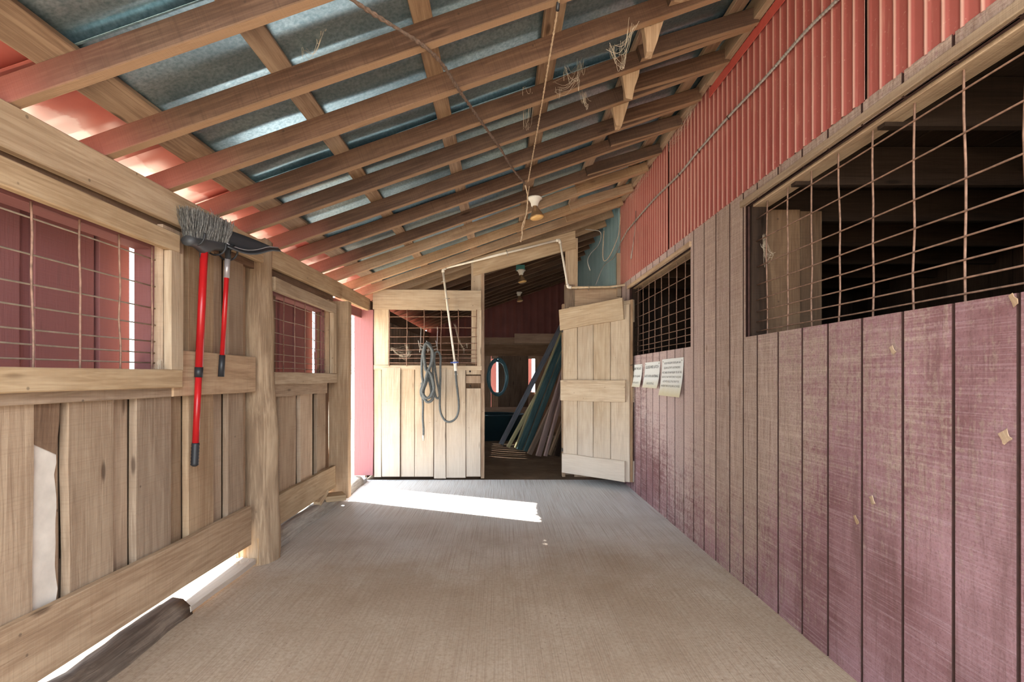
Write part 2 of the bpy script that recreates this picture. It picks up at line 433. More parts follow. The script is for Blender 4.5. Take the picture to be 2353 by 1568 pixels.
def lathe_data(prof, p, axis, sides=16):
    M = basis(p, Vector(axis).orthogonal(), Vector(axis).cross(Vector(axis).orthogonal())); V = []; Fc = []
    for (r, h) in prof:
        for k in range(sides):
            an = 2*math.pi*k/sides; V.append(M @ Vector((r*math.cos(an), r*math.sin(an), h)))
    for i in range(len(prof)-1):
        for k in range(sides):
            k2 = (k+1) % sides; Fc.append((i*sides+k, i*sides+k2, (i+1)*sides+k2, (i+1)*sides+k))
    Fc.append(tuple(reversed(range(sides)))); Fc.append(tuple(range((len(prof)-1)*sides, len(prof)*sides)))
    return V, Fc
def box_data(a, b):
    x0, y0, z0 = a; x1, y1, z1 = b
    V = [(x0, y0, z0), (x1, y0, z0), (x1, y1, z0), (x0, y1, z0), (x0, y0, z1), (x1, y0, z1), (x1, y1, z1), (x0, y1, z1)]
    return V, [(3, 2, 1, 0), (4, 5, 6, 7), (0, 1, 5, 4), (1, 2, 6, 5), (2, 3, 7, 6), (3, 0, 4, 7)]
def box(name, a, b, mat, parent=None):
    V, Fc = box_data(a, b)
    if parent is None:
        c = (Vector(a)+Vector(b))/2; c.z = min(a[2], b[2])
        return mesh_obj(name, [Vector(v)-c for v in V], Fc, mat, None, Matrix.Translation(c))
    return mesh_obj(name, V, Fc, mat, parent)

XR = 1.41; XL = -1.56; YB = 6.10; YF = 11.2; Y0 = -.8
def zr(X, Y): return 2.585+.015*Y+.35*X       # underside of the rafters
def ztop(X, Y): return zr(X, Y)+.125          # underside of the roof metal

# ------------------------------------------------------------------ floor and yard
def grid(name, x0, x1, y0, y1, z, nx, ny, amp, mat, thick=.12, edge=0):
    V = []; Fc = []
    for j in range(ny+1):
        for i in range(nx+1):
            e = U(-edge, edge) if i in (0,) else 0
            V.append((x0+(x1-x0)*i/nx+e, y0+(y1-y0)*j/ny, z+U(-amp, amp)))
    q = nx+1
    for j in range(ny):
        for i in range(nx): Fc.append((j*q+i, j*q+i+1, (j+1)*q+i+1, (j+1)*q+i))
    k = len(V); V += [(x0, y0, z-thick), (x1, y0, z-thick), (x1, y1, z-thick), (x0, y1, z-thick)]
    Fc.append((k+3, k+2, k+1, k))
    Fc.append(tuple([k, k+1]+[i for i in range(nx, -1, -1)]))
    Fc.append(tuple([k+2, k+3]+[ny*q+i for i in range(nx+1)]))
    Fc.append(tuple([k+3, k]+[j*q for j in range(ny+1)]))
    Fc.append(tuple([k+1, k+2]+[j*q+nx for j in range(ny, -1, -1)]))
    o = mesh_obj(name, V, Fc, mat); o['kind'] = 'structure'; return o
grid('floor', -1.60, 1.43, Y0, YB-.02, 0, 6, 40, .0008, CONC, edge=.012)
grid('floor', -1.62, 1.45, YB-.02, YF+.1, -.03, 8, 16, .008, DIRT)
grid('ground', -40, -1.575, -20, 45, -.07, 10, 12, .006, YARD)
grid('ground', -1.575, 40, -20, Y0, -.07, 6, 4, .01, YARD)

sun_blocker = empty('wall_sun_blocker', (-3.6, 3, -.07), kind='structure')
# unseen wall added in the yard only so its shade ends the sun patch
y = 6.57
while y < 9.4:
    top = 4.2
    board('plank', (-3.6, y+.1, -.1), (-3.6, y+.1, top), .2, .025, (0, 1, 0), W_WALL, sun_blocker, .002, 1); y += .203

# ------------------------------------------------------------------ ceiling: rafters, purlins, roof metal
ceil = empty('ceiling', (0, 0, 2.6), kind='structure')
def taper_block(x, y, z):
    V = []; n = 4
    for i in range(n+1):
        f = i/n; zz = z-.225*f; wl_ = -.07+.060*f; wr_ = .07-.050*f
        for (xx, yy) in ((wl_, -.019), (wr_, -.019), (wr_, .019), (wl_, .019)):
            V.append((x+xx-.02*f+U(-.005, .005), y+yy, zz+(U(-.014, .008) if i == n else 0)))
    Fq = [(i*4+k, i*4+(k+1) % 4, i*4+4+(k+1) % 4, i*4+4+k) for i in range(n) for k in range(4)]+[(3, 2, 1, 0), (n*4, n*4+1, n*4+2, n*4+3)]
    M = basis((x, y, z), (0, 0, 1), (1, 0, 0)); Mi = M.inverted()
    mesh_obj('hanging_block', [Mi @ Vector(v) for v in V], Fq, W_END, ceil, M)
RY = [-.30, .10, .50, .89, 1.28, 1.67, 2.07, 2.447, 2.846, 3.20, 3.63, 4.0, 4.5, 4.9, 5.45, 5.90]
y = 6.32
while y < YF: RY.append(y); y += .42
for i, yy in enumerate(RY):
    xl = -1.86; xr = 1.36
    yc = yy-.0225; o1 = Vector((xl, yc, zr(xl, yc)+.045)); o2 = Vector((xr, yc, zr(xr, yc)+.045))
    board('rafter', o1, o2, .09, .045, (0, 0, 1), (W_RAFT_LIT if 4.8 < yy < 7 else W_RAFT), ceil, .0035, 3, ch=.003)
    if .4 < yy < 6:             # doubled boards nailed to the upper end of each rafter
        xs = U(.70, .86) if yy > 2.2 else .82
        yn = yc-.044; d = U(.015, .03)
        if yy not in (2.07,):
            board('sister_rafter', (xs, yn, zr(xs, yn)+.045+d), (1.37, yn, zr(1.37, yn)+.045-.012), .085, .036, (0, 0, 1), (W_RAFT_LIT if yy > 4.8 else W_RAFT), ceil, .003, 2)
        if yy < 3.4:            # short splintered blocks hanging beside the rafters
            xb = .73+.02*U(-1, 1); yk = yc+.045
            taper_block(xb, yk, zr(xb, yk)+.09)
for X0, X1 in ((-1.468, -1.334), (-.904, -.819), (-.346, -.265), (.19, .282), (.705, .79), (1.21, 1.30)):
    for (a, b) in ((Y0, 2.9), (2.9, 6.4), (6.4, YF)):
        xc = (X0+X1)/2
        board('purlin', (xc, a, zr(xc, a)+.09+.014), (xc, b, zr(xc, b)+.09+.014), X1-X0, .024, (1, 0, .35), W_PURL, ceil, .002, 3)
def roof_sheet(y0, y1, x0, x1, dz):
    prof = []; n = 12; W = y1-y0
    for i in range(n+1):
        f = i/n; ph = f*W
        z = 0
        if i in (1, 11): z = .019
        elif i in (2, 10): z = .002
        elif i == 6: z = .012
        z += .006*math.sin(math.pi*2*f*1.5)
        prof.append((y0+ph, z))
    V = []; Fc = []; m = 8
    for k in (0, 1):
        for j in range(m+1):
            X = x0+(x1-x0)*j/m; wob = .003*math.sin(X*5+y0*3)
            for (yy, z) in prof: V.append((X, yy, ztop(X, yy)+z+dz+wob+k*.0015))
    q = n+1; s = q*(m+1)
    for j in range(m):
        for i in range(n):
            a = j*q+i; Fc.append((a, a+q, a+q+1, a+1)); Fc.append((s+a, s+a+1, s+a+q+1, s+a+q))
    for j in range(m):
        a = j*q; Fc.append((a, s+a, s+a+q, a+q)); b = j*q+n; Fc.append((b, b+q, s+b+q, s+b))
    for i in range(n):
        Fc.append((i, i+1, s+i+1, s+i)); a = m*q+i; Fc.append((a, s+a, s+a+1, a+1))
    mesh_obj('roof_sheet', V, Fc, M_ROOF, ceil, None, True)
y = Y0; k = 0
while y < YF+.1:
    roof_sheet(y, y+.64, -1.93, 1.62, .002*(k % 2)); y += .61; k += 1

# ------------------------------------------------------------------ wall_left
wl = empty('wall_left', (XL, 2.5, 0), kind='structure')
def vplank(name, xc, ya, yb, za, zb, th, mat, par, jit=.004, n=2, ragged=0, lean=0):
    return board(name, (xc, (ya+yb)/2, za), (xc, (ya+yb)/2+lean, zb), yb-ya, th, (0, 1, 0), mat, par, jit, n, ragged=ragged)
lower = [(-.8, -.58), (-.55, -.34), (-.31, -.1), (-.06, .16), (.2, .42), (.46, .68), (.72, .94), (.98, 1.2), (1.24, 1.46), (1.47, 1.762),
         (1.905, 2.128), (2.26, 2.495), (2.637, 2.87), (3.02, 3.2), (3.725, 4.02), (4.11, 4.375), (4.485, 4.70)]
fullh = []
for (a, b) in lower:
    win = (a < 2.4) or (3.66 < a < 4.8)
    vplank('plank', -1.605, a, b, .20, 1.22 if win else 2.06, .034, W_WALL, wl, .005, 3)
# second layer seen in the gaps, painted red on its weather side
for (a, b) in ((.9, 1.0), (1.18, 1.26), (1.87, 1.902), (2.10, 2.256), (2.47, 2.633), (2.84, 3.016), (3.16, 3.3)):
    vplank('lapped_board', -1.635, a, b, .19, 1.2 if a < 2.4 else 2.06, .022, W_WALL, wl, .002, 3)
back = [(-.8, .2), (.2, 1.2), (1.2, 1.742), (1.762, 1.93), (1.93, 2.10), (2.10, 2.238), (2.241, 2.42), (2.42, 2.605), (2.608, 2.80), (2.80, 2.985), (2.987, 3.2), (3.2, 3.58), (3.58, 3.78), (3.78, 4.02), (4.02, 4.24), (4.24, 4.46), (4.46, 4.70), (4.70, 4.95)]
for (a, b) in back:
    win = (a < 2.3) or (3.66 < a < 4.6)
    vplank('backing_board', -1.655, a, b+(.008 if b not in (1.742, 2.238, 2.605) else 0), .19, 1.20 if win else 2.06, .022, W_SHADE, wl, .004, 3)
# torn batten left in the first gap
board('broken_board', (-1.600, 1.81, 1.13), (-1.602, 1.80, .97), .125, .02, (0, 1, 0), W_SHADE, wl, .006, 2, cut=(0, .03), ragged=.02)
# rails, plate, base board
board('rail', (-1.576, -.8, 1.172), (-1.576, 2.5, 1.172), .125, .028, (0, 0, 1), W_WALL, wl, .004, 4)
board('rail', (-1.566, 2.46, 1.222), (-1.566, 3.28, 1.222), .225, .030, (0, 0, 1), W_WALL, wl, .004, 3)
board('rail', (-1.572, 3.45, 1.15), (-1.572, 4.66, 1.145), .165, .026, (0, 0, 1), W_WALL, wl, .003, 3)
board('top_plate', (-1.553, -.8, 1.955), (-1.553, 3.02, 2.012), .146, .040, (0, 0, 1), W_LIGHT, wl, .003, 4, ch=.005)
board('top_plate', (-1.558, 3.0, 2.01), (-1.558, 6.12, 2.058), .140, .040, (0, 0, 1), W_LIGHT, wl, .003, 4, ch=.005)
board('plate_backer', (-1.60, -.8, 1.93), (-1.60, 4.9, 1.985), .14, .03, (0, 0, 1), W_SHADE, wl, .003, 4)
board('base_board', (-1.566, -.8, .315), (-1.566, 3.22, .285), .235, .034, (0, 0, 1), W_WALL, wl, .006, 6)
board('sun_stop_board', (-1.70, -.8, .245), (-1.70, 4.93, .245), .25, .02, (0, 0, 1), W_RED, wl, .002, 4)  # unseen outer board added to stop sun slipping in under the wall
board('base_board', (-1.572, 3.45, .27), (-1.572, 4.88, .27), .21, .034, (0, 0, 1), W_LIGHT, wl, .005, 4)
for a in (-.4, .1, .6, 1.1):    # upper planks near the open end, out of frame
    pass

def window_left(idx, y0, y1, frame_l, frame_r, z0=1.24, z1=1.792, far=False):
    wn = empty('window_%d' % idx, (XL, (y0+y1)/2, z0), kind='structure')
    board('sill_board', (-1.538, frame_l, z0-.044), (-1.538, frame_r+.02, z0-.044), .085, .036, (0, 0, 1), W_LIGHT, wn, .003, 4, ch=.004)
    board('head_board', (-1.538, frame_l, z1+.045), (-1.538, frame_r, z1+.045), .09, .036, (0, 0, 1), W_LIGHT, wn, .003, 4, ch=.004)
    board('side_board', (-1.538, y1+.052, z0+.0), (-1.538, y1+.052, z1), .095, .036, (0, 1, 0), W_LIGHT, wn, .002, 2, ch=.004)
    if far:
        board('side_board', (-1.538, y0-.03, z0), (-1.538, y0-.03, z1), .06, .036, (0, 1, 0), W_LIGHT, wn, .002, 2)
    board('casing', (-1.585, y1+.085, z0-.02), (-1.585, y1+.085, z1+.12), .16, .05, (0, 1, 0), W_WALL, wn, .003, 2)
    # inner red reveal
    board('reveal', (-1.645, y1+.01, z0-.02), (-1.645, y1+.01, z1+.04), .09, .02, (1, 0, 0), W_RED, wn, .002, 1)
    board('reveal', (-1.645, y0, z1+.012), (-1.645, y1, z1+.012), .09, .02, (1, 0, 0), W_RED, wn, .002, 2)
    board('reveal', (-1.645, y0, z0-.012), (-1.645, y1, z0-.012), .09, .02, (1, 0, 0), W_RED, wn, .002, 2)
    return wn
def wires_x(par, X, ys, zs, y0, y1, z0, z1, mat, rh=.0032, rv=.0036):
    for z in zs:
        pts = [(X+U(-.002, .002), y0+(y1-y0)*i/6, z+U(-.003, .003)) for i in range(7)]
        tube('wire', pts, rh, mat, par, 5, 2)
    for yv in ys:
        pts = [(X+.006+U(-.003, .003), yv+U(-.003, .003), z0+(z1-z0)*i/5) for i in range(6)]
        tube('wire', pts, rv, RUST, par, 5, 2)
w1 = window_left(1, -.3, 2.385, -.4, 2.455)
wires_x(w1, -1.594, [1.756-.203*k for k in range(9, 0, -1)]+[1.756, 1.955, 2.16, 2.36], [1.748, 1.62, 1.52, 1.446, 1.367, 1.316, 1.268], -.3, 2.40, 1.22, 1.80, WIRE, .0034, .0042)
w2 = window_left(2, 3.60, 4.71, 3.50, 4.80)
wires_x(w2, -1.594, [3.79, 4.0, 4.21, 4.42, 4.60, 4.66], [1.748, 1.62, 1.52, 1.446, 1.367, 1.316, 1.268], 3.58, 4.70, 1.22, 1.80, WIRE, .0030, .0034)

# outside shutters, red board and batten
def shutter(y0, y1, label, seams):
    s = empty('window_shutter', (-1.80, (y0+y1)/2, 1.1), label, 'shutter')
    for a, b in seams:
        vplank('plank', -1.80, a, b, 1.12, 1.98, .022, W_RED, s, .003)
    for i in range(len(seams)-1):
        m = (seams[i][1]+seams[i+1][0])/2
        vplank('batten', -1.822, m-.05, m+.05, 1.12, 1.98, .018, W_RED, s, .003)
    board('cross_bar', (-1.785, y0, 1.90), (-1.785, y1, 1.90), .09, .02, (0, 0, 1), W_SHADE, s, .003)
    return s
shutter(.0, 2.50, 'red board and batten shutter outside the large wire window beside the broom', [(.0, .3), (.33, .62), (.65, .94), (.97, 1.26), (1.29, 1.58), (1.61, 1.93), (1.99, 2.28), (2.31, 2.50)])
shutter(3.60, 4.93, 'red board and batten shutter outside the small wire window beyond the log post', [(3.60, 3.86), (3.89, 4.16), (4.21, 4.46), (4.50, 4.72), (4.74, 4.93)])

# log post
def log_post():
    t = empty('log_post', (-1.60, 3.42, 0), 'thick bark-free log post holding up the left top plate', 'post')
    V = []; Fc = []; n = 22; s = 20
    for i in range(n+1):
        f = i/n; z = -.02+2.12*f
        r = .128 - .030*min(1, f*1.6) + .006*math.sin(f*19)
        cx = -1.60+.012*math.sin(f*5); cy = 3.42
        for k in range(s):
            a = 2*math.pi*k/s
            rr = r*(1+.035*math.sin(3*a+f*2)+.02*math.sin(7*a+f*5)+.010*U(-1, 1))
            if f < .13 and 3.2 < a < 4.6: rr *= .86 + .15*U(0, 1)
            V.append((cx+rr*math.cos(a), cy+rr*math.sin(a), z+(U(-.012, .012) if i == n else 0)))
    for i in range(n):
        for k in range(s):
            k2 = (k+1) % s; Fc.append((i*s+k, i*s+k2, (i+1)*s+k2, (i+1)*s+k))
    Fc.append(tuple(range(n*s, n*s+s)))
    # turn so the grain axis (local X) is vertical
    M = basis((-1.60, 3.42, 0), (0, 0, 1), (0, 1, 0)); Mi = M.inverted()
    mesh_obj('trunk', [Mi @ Vector(v) for v in V], Fc, W_LOG, t, M, True)
    for (a, z) in ((4.25, .62), (4.55, .74), (4.05, .60)):
        c = Vector((-1.60+.10*math.cos(a), 3.42+.10*math.sin(a), z))
        V, Fq = lathe_data([(.021, -.006), (.020, .004), (.012, .009), (.004, .006)], c, (math.cos(a), math.sin(a), 0), 10)
        mesh_obj('knot', V, Fq, W_LOG, t, None, True)
    for q in range(5):
        a = U(3.6, 5.2); z0 = U(.0, .05); c = Vector((-1.60+.125*math.cos(a), 3.42+.125*math.sin(a), z0))
        board('splinter', c, c+Vector((U(-.01, .01), 0, U(.08, .2))), .025, .01, (math.sin(a), -math.cos(a), 0), W_LOG, t, .003, 2, ragged=.01)
log_post()
# second post, door post
board('door_post', (-1.548, 4.99, .05), (-1.548, 4.99, 1.93), .19, .10, (1, 0, 0), W_WALL, None, .004, 4, ch=.004)
tag(bpy.data.objects['door_post'], 'brown sawn square post at the near side of the sunny doorway', 'post')
# slatted side window blocks the doorway head
board('trim_1', (-1.64, 4.9, 1.93), (-1.64, 6.1, 1.95), .10, .03, (0, 0, 1), W_RED, None)
bpy.data.objects['trim_1']['kind'] = 'structure'

# logs and curb along the left edge
def rough_log(name, p0, p1, w, h, mat, label, seg=14, seed=1, end_taper=.8):
    random.seed(seed); p0 = Vector(p0); p1 = Vector(p1); M = basis(p0, p1-p0, (-1, 0, 0)); L = (p1-p0).length
    V = []; Fc = []; s = 12
    for i in range(seg+1):
        f = i/seg
        for k in range(s):
            a = 2*math.pi*k/s; rr = 1+.10*math.sin(2*a+i*.7)+U(-.06, .06)
            V.append((L*f+U(-.006, .006), w/2*rr*math.cos(a), max(-h*.5, h/2*rr*math.sin(a))*(-1)))
    for i in range(seg):
        for k in range(s):
            k2 = (k+1) % s; Fc.append((i*s+k, i*s+k2, (i+1)*s+k2, (i+1)*s+k))
    Fc.append(tuple(reversed(range(s)))); Fc.append(tuple(range(seg*s, seg*s+s)))
    o = mesh_obj(name, V, Fc, mat, None, M, True); tag(o, label, 'log'); return o
rough_log('weathered_log', (-1.665, .2, -.01), (-1.66, 2.63, -.005), .20, .19, W_GREYLOG, 'grey split log lying along the open gap at the lower left', 26, 3)
W_CURB = wood('pale_weathered_log', lin(104, 94, 84), lin(150, 140, 128), lin(178, 168, 154), .4, .2)
rough_log('edge_log', (-1.635, 3.58, .01), (-1.615, 5.82, .0), .17, .19, W_CURB, 'long rounded log curb between the log post and the doorway', 26, 5)
random.seed(11)
o = board('foot_board', (-1.625, 2.60, .03), (-1.60, 3.30, .04), .12, .03, (1, 0, 0), W_BACK, None, .004, 3, cut=(.02, -.03)); tag(o, 'flat pale board lying in the gap at the foot of the log post', 'board')
o = board('ledge_board', (-1.79, 3.56, .075), (-1.79, 4.7, .075), .15, .03, (1, 0, 0), W_WALL, None, .006, 3); tag(o, 'rough board lying behind the rounded log curb under the small window', 'board')
o = board('wood_block', (-1.60, 4.72, .105), (-1.45, 4.80, .105), .18, .05, (0, 1, 0), W_LIGHT, None, .004, 1); tag(o, 'flat wood offcut at the foot of the square doorway post', 'wood block')
o = board('wood_block', (-1.60, 4.52, .10), (-1.58, 4.66, .18), .07, .04, (1, 0, 0), W_LIGHT, None, .004, 1); tag(o, 'small tilted wood offcut leaning beside the flat offcut by the doorway post', 'wood block')
o = box('concrete_block', (-1.66, 5.84, -.07), (-1.54, 5.98, .045), BLOCKC); tag(o, 'small grey block on the sunlit doorway threshold', 'block')
# plastic sheet stapled in the gap
V = []; Fc = []; n = 16
for i in range(n+1):
    z = .36+.66*i/n
    for j in range(5):
        V.append((-1.600+.003*math.sin(i*1.7+j)+U(-.002, .002), 1.755+.003*math.sin(i*.9)+j*.027, z))
for i in range(n):
    for j in range(4):
        a = i*5+j; Fc.append((a, a+1, a+6, a+5))
M = Matrix.Translation((-1.602, 1.80, .36)); o = mesh_obj('plastic_sheet', [M.inverted() @ Vector(v) for v in V], Fc, PLAST, None, M, True)
tag(o, 'crinkled milky plastic strip stapled in the wall gap at far left', 'plastic sheet')

# far left-hand wall beyond the back partition
wlf = empty('wall_left', (XL, 8.6, 0), kind='structure')
y = 6.16
while y < YF:
    vplank('plank', -1.60, y, y+.21, 0, 2.06, .024, W_FAR, wlf, .003, 1); y += .225
board('top_plate', (-1.56, 6.12, 2.04), (-1.56, YF, 2.10), .14, .04, (0, 0, 1), W_SHADE, wlf, .003, 3)
board('rail', (-1.575, 6.15, 1.2), (-1.575, YF, 1.2), .2, .03, (0, 0, 1), W_FAR, wlf, .003, 3)

# ------------------------------------------------------------------ wall_right
wr = empty('wall_right', (XR, 2.5, 0), kind='structure')
G = [1.409, 1.612, 1.815, 2.02, 2.23, 2.42, 2.63, 2.844, 3.007, 3.184, 3.39, 3.585, 3.78]
a = 1.409
while a > Y0: a -= .203; G.insert(0, a)
a = 3.78
while a < YB-.1: a += .203; G.append(a)
WINS = [(.55, 2.98, 1.435, 2.187), (3.84, 5.66, 1.43, 2.17)]
def cutout(y0, y1, z0, z1, wins):
    rs = []; ys = sorted(set([y0, y1]+[v for w_ in wins for v in w_[:2] if y0 < v < y1]))
    for a, b in zip(ys[:-1], ys[1:]):
        m = (a+b)/2; hit = [w_ for w_ in wins if w_[0] < m < w_[1]]
        if hit: rs += [(a, b, z0, hit[0][2]), (a, b, hit[0][3], z1)]
        else: rs.append((a, b, z0, z1))
    return rs
ZM = 2.277
for a, b in zip(G[:-1], G[1:]):
    g = .0062
    rects('plank', cutout(a+g, b-g, .0, ZM, WINS), XR, .012, SIDING, wr)
# grooves' bottom: the sheet behind the boards, pieces between windows
for a, b in ((Y0, .55), (.55, 2.98), (2.98, 3.84), (3.84, 5.66), (5.66, YB)):
    rects('sheathing', cutout(a, b, 0, ZM, WINS), XR+.006, .02, GROOVE, wr)
# red corrugated sheets above
def corr_sheet(y0, y1, z0, mat, par, X, pitch=.068, amp=.008, tilt=0):
    n = int((y1-y0)/pitch*8); V = []; Fc = []
    for k in (0, 1):
        for i in range(n+1):
            yy = y0+(y1-y0)*i/n
            s_ = math.sin(2*math.pi*yy/pitch); xx = X-amp*max(0, s_)**4*1.3+k*.0015+tilt*(i/n)
            V.append((xx, yy, z0)); V.append((xx, yy, ztop(XR, yy)+.024))
    q = 2*(n+1)
    for i in range(n):
        a = 2*i; Fc.append((a, a+1, a+3, a+2)); Fc.append((q+a, q+a+2, q+a+3, q+a+1))
    Fc.append((0, q, q+1, 1)); Fc.append((2*n, 2*n+1, q+2*n+1, q+2*n))
    o = mesh_obj('metal_sheet', V, Fc, mat, par, None, True); return o
prev = Y0
for i, b in enumerate((.45, 1.99, 3.096, 4.35, 5.40, YB-.02)):
    corr_sheet(prev+.004, b-.004, ZM-.004, M_RED, wr, XR-.002+.003*(i % 2), tilt=.004)
    prev = b
rects('sheathing', [(Y0, YB, ZM, 3.24)], XR+.02, .02, W_DARK, wr)
board('ledger', (XR-.04, Y0, zr(XR, Y0)+.055), (XR-.04, 3.4, zr(XR, 3.4)+.055), .12, .04, (0, 0, 1), W_WALL, wr, .004, 4)
board('ledger', (XR-.03, 3.35, zr(XR, 3.4)+.06), (XR-.03, YB, zr(XR, YB)+.06), .08, .04, (0, 0, 1), W_WALL, wr, .012, 10)
board('flashing', (XR-.018, Y0, zr(XR, Y0)-.035), (XR-.018, 3.45, zr(XR, 3.45)-.035), .06, .004, (0, 0, 1), flat('red_flashing', lin(190, 82, 72), .5, nz=.1), wr, .003, 4, ch=.001)
box('outer_cover', (4.22, Y0-.05, -.05), (4.26, YB+.15, 2.6), W_DARK, wr)
box('outer_cover', (1.45, YB+.075, -.05), (4.26, YB+.12, 2.6), W_DARK, wr)
box('outer_cover', (1.45, Y0-.05, -.05), (4.26, Y0-.02, 2.6), W_DARK, wr)
# window casings inside the stall side
def window_right(idx, y0, y1, z0, z1, ys, zs, par=None):
    wn = empty('window_%d' % idx, (XR, (y0+y1)/2, z0), kind='structure')
    board('head_lath', (XR-.010, y0-.02, z1+.018), (XR-.010, y1+.03, z1+.018), .036, .02, (0, 0, 1), W_WALL, wn, .003, 5)
    board('side_stud', (XR+.075, y1-.012+.04, z0-.05), (XR+.075, y1-.012+.04, z1+.05), .09, .075, (1, 0, 0), W_DARK, wn, .002, 2)
    board('head_stud', (XR+.085, y0-.03, z1+.05), (XR+.085, y1+.03, z1+.05), .09, .11, (1, 0, 0), W_WALL, wn, .002, 3)
    board('sill_stud', (XR+.075, y0-.03, z0-.03), (XR+.075, y1+.03, z0-.03), .09, .05, (1, 0, 0), W_DARK, wn, .002, 3)
    wires_x(wn, XR+.06, ys, zs, y0, y1, z0-.02, z1+.02, RUST, .0036, .0042)
    return wn
ZS = [2.114, 1.981, 1.835, 1.732, 1.649, 1.579, 1.521, 1.468]
w3 = window_right(3, .55, 2.98, 1.435, 2.187, [1.455-.203*k for k in (4, 3, 2, 1)]+[1.455, 1.647, 1.848, 2.051, 2.256, 2.455, 2.66, 2.868], ZS)
w4 = window_right(4, 3.84, 5.66, 1.43, 2.17, [3.93+.203*k for k in range(9)], [z+.012 for z in ZS])
# splinter scars and knots on the siding
for (px, py) in ((2060, 805), (2320, 1005), (2012, 1150), (1975, 1195), (2340, 690)):
    yy = 1678/(px-PX0); z = CH+(PY0-py)*yy/F
    board('splintered_spot', (XR-.0135, yy-.008, z-.012), (XR-.0135, yy+.008, z+.014), (.03 if px == 2320 else .016), .003, (0, 1, -.4), W_END, wr, .003, 3, ragged=.004, ch=.001)
# right wall beyond the partition
wrf = empty('wall_right', (XR, 8.6, 0), kind='structure')
y = YB+.03
while y < YF:
    board('plank', (XR+.015, y+.1, -.03), (XR+.015, y+.1, 2.25), .205, .02, (0, 1, 0), W_FAR, wrf, .001, 1); y += .215
def corr_flat(y0, y1):
    return corr_sheet(y0, y1, 2.2, M_BLUE, wrf, XR+.01, pitch=.10, amp=.006)
corr_flat(YB+.06, 7.2); corr_flat(7.2, 8.3); corr_flat(8.3, YF)
box('sheathing', (XR+.025, YB-.1, 2.1), (XR+.045, YF+.3, 3.33), W_DARK, wrf)
board('corner_trim', (XR-.012, YB-.01, 2.15), (XR-.012, YB-.01, 2.66), .06, .04, (1, 0, 0), W_WALL, wrf, .002, 2)
o = board('shelf_board', (1.28, 6.3, 2.15), (1.28, 7.4, 2.15), .2, .03, (1, 0, 0), W_FAR, None, .002, 2); tag(o, 'narrow shelf board high in the corner beyond the pipe', 'shelf')
for (a, b, m, nm, lb, ct) in (((1.10, 6.55, 2.165), (1.22, 6.75, 2.245), flat('pale_green_box', lin(200, 206, 196), .7), 'storage_box', 'small pale box on the high shelf beyond the pipe', 'box'),
                      ((1.0, 6.6, 2.165), (1.09, 6.75, 2.27), flat('brown_box', lin(130, 106, 96), .7), 'storage_box', 'small brown box beside the pale box on the high shelf', 'box')):
    o = box(nm, (a[0]+.12, a[1], a[2]), (b[0]+.12, b[1], b[2]), m); tag(o, lb, ct)

# ------------------------------------------------------------------ stall behind the right wall
ws = empty('wall_stall', (4.2, 2.5, 0), kind='structure')
for i in range(34):
    y = Y0+.21*i
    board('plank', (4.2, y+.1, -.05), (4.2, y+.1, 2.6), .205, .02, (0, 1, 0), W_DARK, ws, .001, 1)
for (yw, x0) in ((3.14, 1.56), (YB+.06, 1.46), (Y0, 1.46)):
    if yw < 3.5 and yw > 3:
        board('plank', (1.65, yw-.05, .0), (1.65, yw-.05, 2.2), .26, .03, (1, 0, 0), W_SHADE, ws, .003, 2)
        board('plank', (1.86, yw-.02, .0), (1.86, yw-.02, 2.2), .14, .03, (1, 0, 0), W_SHADE, ws, .003, 2)
        z = .1
        while z < 1.45: board('plank', (1.95, yw, z), (4.2, yw, z), .19, .025, (0, 0, 1), W_DARK, ws, .003, 2); z += .205
        continue
    x = x0+.1
    while x < 4.25:
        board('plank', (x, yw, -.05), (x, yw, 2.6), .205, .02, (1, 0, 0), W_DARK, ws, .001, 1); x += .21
cs = empty('ceiling_stall', (2.8, 2.5, 2.3), kind='structure')
y = .2
while y < YB:
    board('joist', (1.47, y, 2.26), (4.2, y, 2.26), .19, .04, (0, 0, 1), W_DARK, cs, .002, 2); y += .60 if y > 1 else .6
for i in range(14):
    x = 1.52+.2*i; board('loft_board', (x, Y0, 2.37), (x, YB+.06, 2.37), .195, .02, (1, 0, 0), W_DARK, cs, .001, 1)
# solid cover over the loft so no sky shows between boards
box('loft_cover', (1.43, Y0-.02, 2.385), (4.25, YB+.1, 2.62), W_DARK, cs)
grid('floor', 1.43, 4.25, Y0, YB+.1, -.04, 4, 6, .01, DIRT)

# ------------------------------------------------------------------ wall_back (partition at Y=6.1)
wb = empty('wall_back', (-.6, YB, 0), kind='structure')
def hb(name, px0, py0, px1, py1, w, th, Y, mat, par, **k):
    return board(name, at(px0, py0, Y), at(px1, py1, Y), w, th, (0, 0, 1), mat, par, **k)
def vb(name, pxa, pxb, pya, pyb, th, Y, mat, par, **k):
    xa = (pxa-PX0)/F*Y; xb = (pxb-PX0)/F*Y; za = CH+(PY0-pyb)/F*Y; zb = CH+(PY0-pya)/F*Y
    return board(name, ((xa+xb)/2, Y, za), ((xa+xb)/2, Y, zb), xb-xa, th, (1, 0, 0), mat, par, **k)
sc_ = YB/F
Yp = YB-.01
seams = [859.5, 877, 920.5, 953, 997, 1025, 1070.5, 1105.5]
for i, (a, b) in enumerate(zip(seams[:-1], seams[1:])):
    lift = (0, .022, 0, .012, .016, .008, 0)[i]
    x = 0
    vb('plank', a+.7, b-.7, 846 if i < 6 else 893, 1097+U(-2, 3), .02, Yp-.01-lift, W_BACK, wb, jit=.003, n=3)
vb('short_board', 1071, 1105, 848, 861, .02, Yp-.012, W_BACK, wb)
vb('short_board', 1071, 1105, 864, 881, .018, Yp-.02, W_PURL, wb)
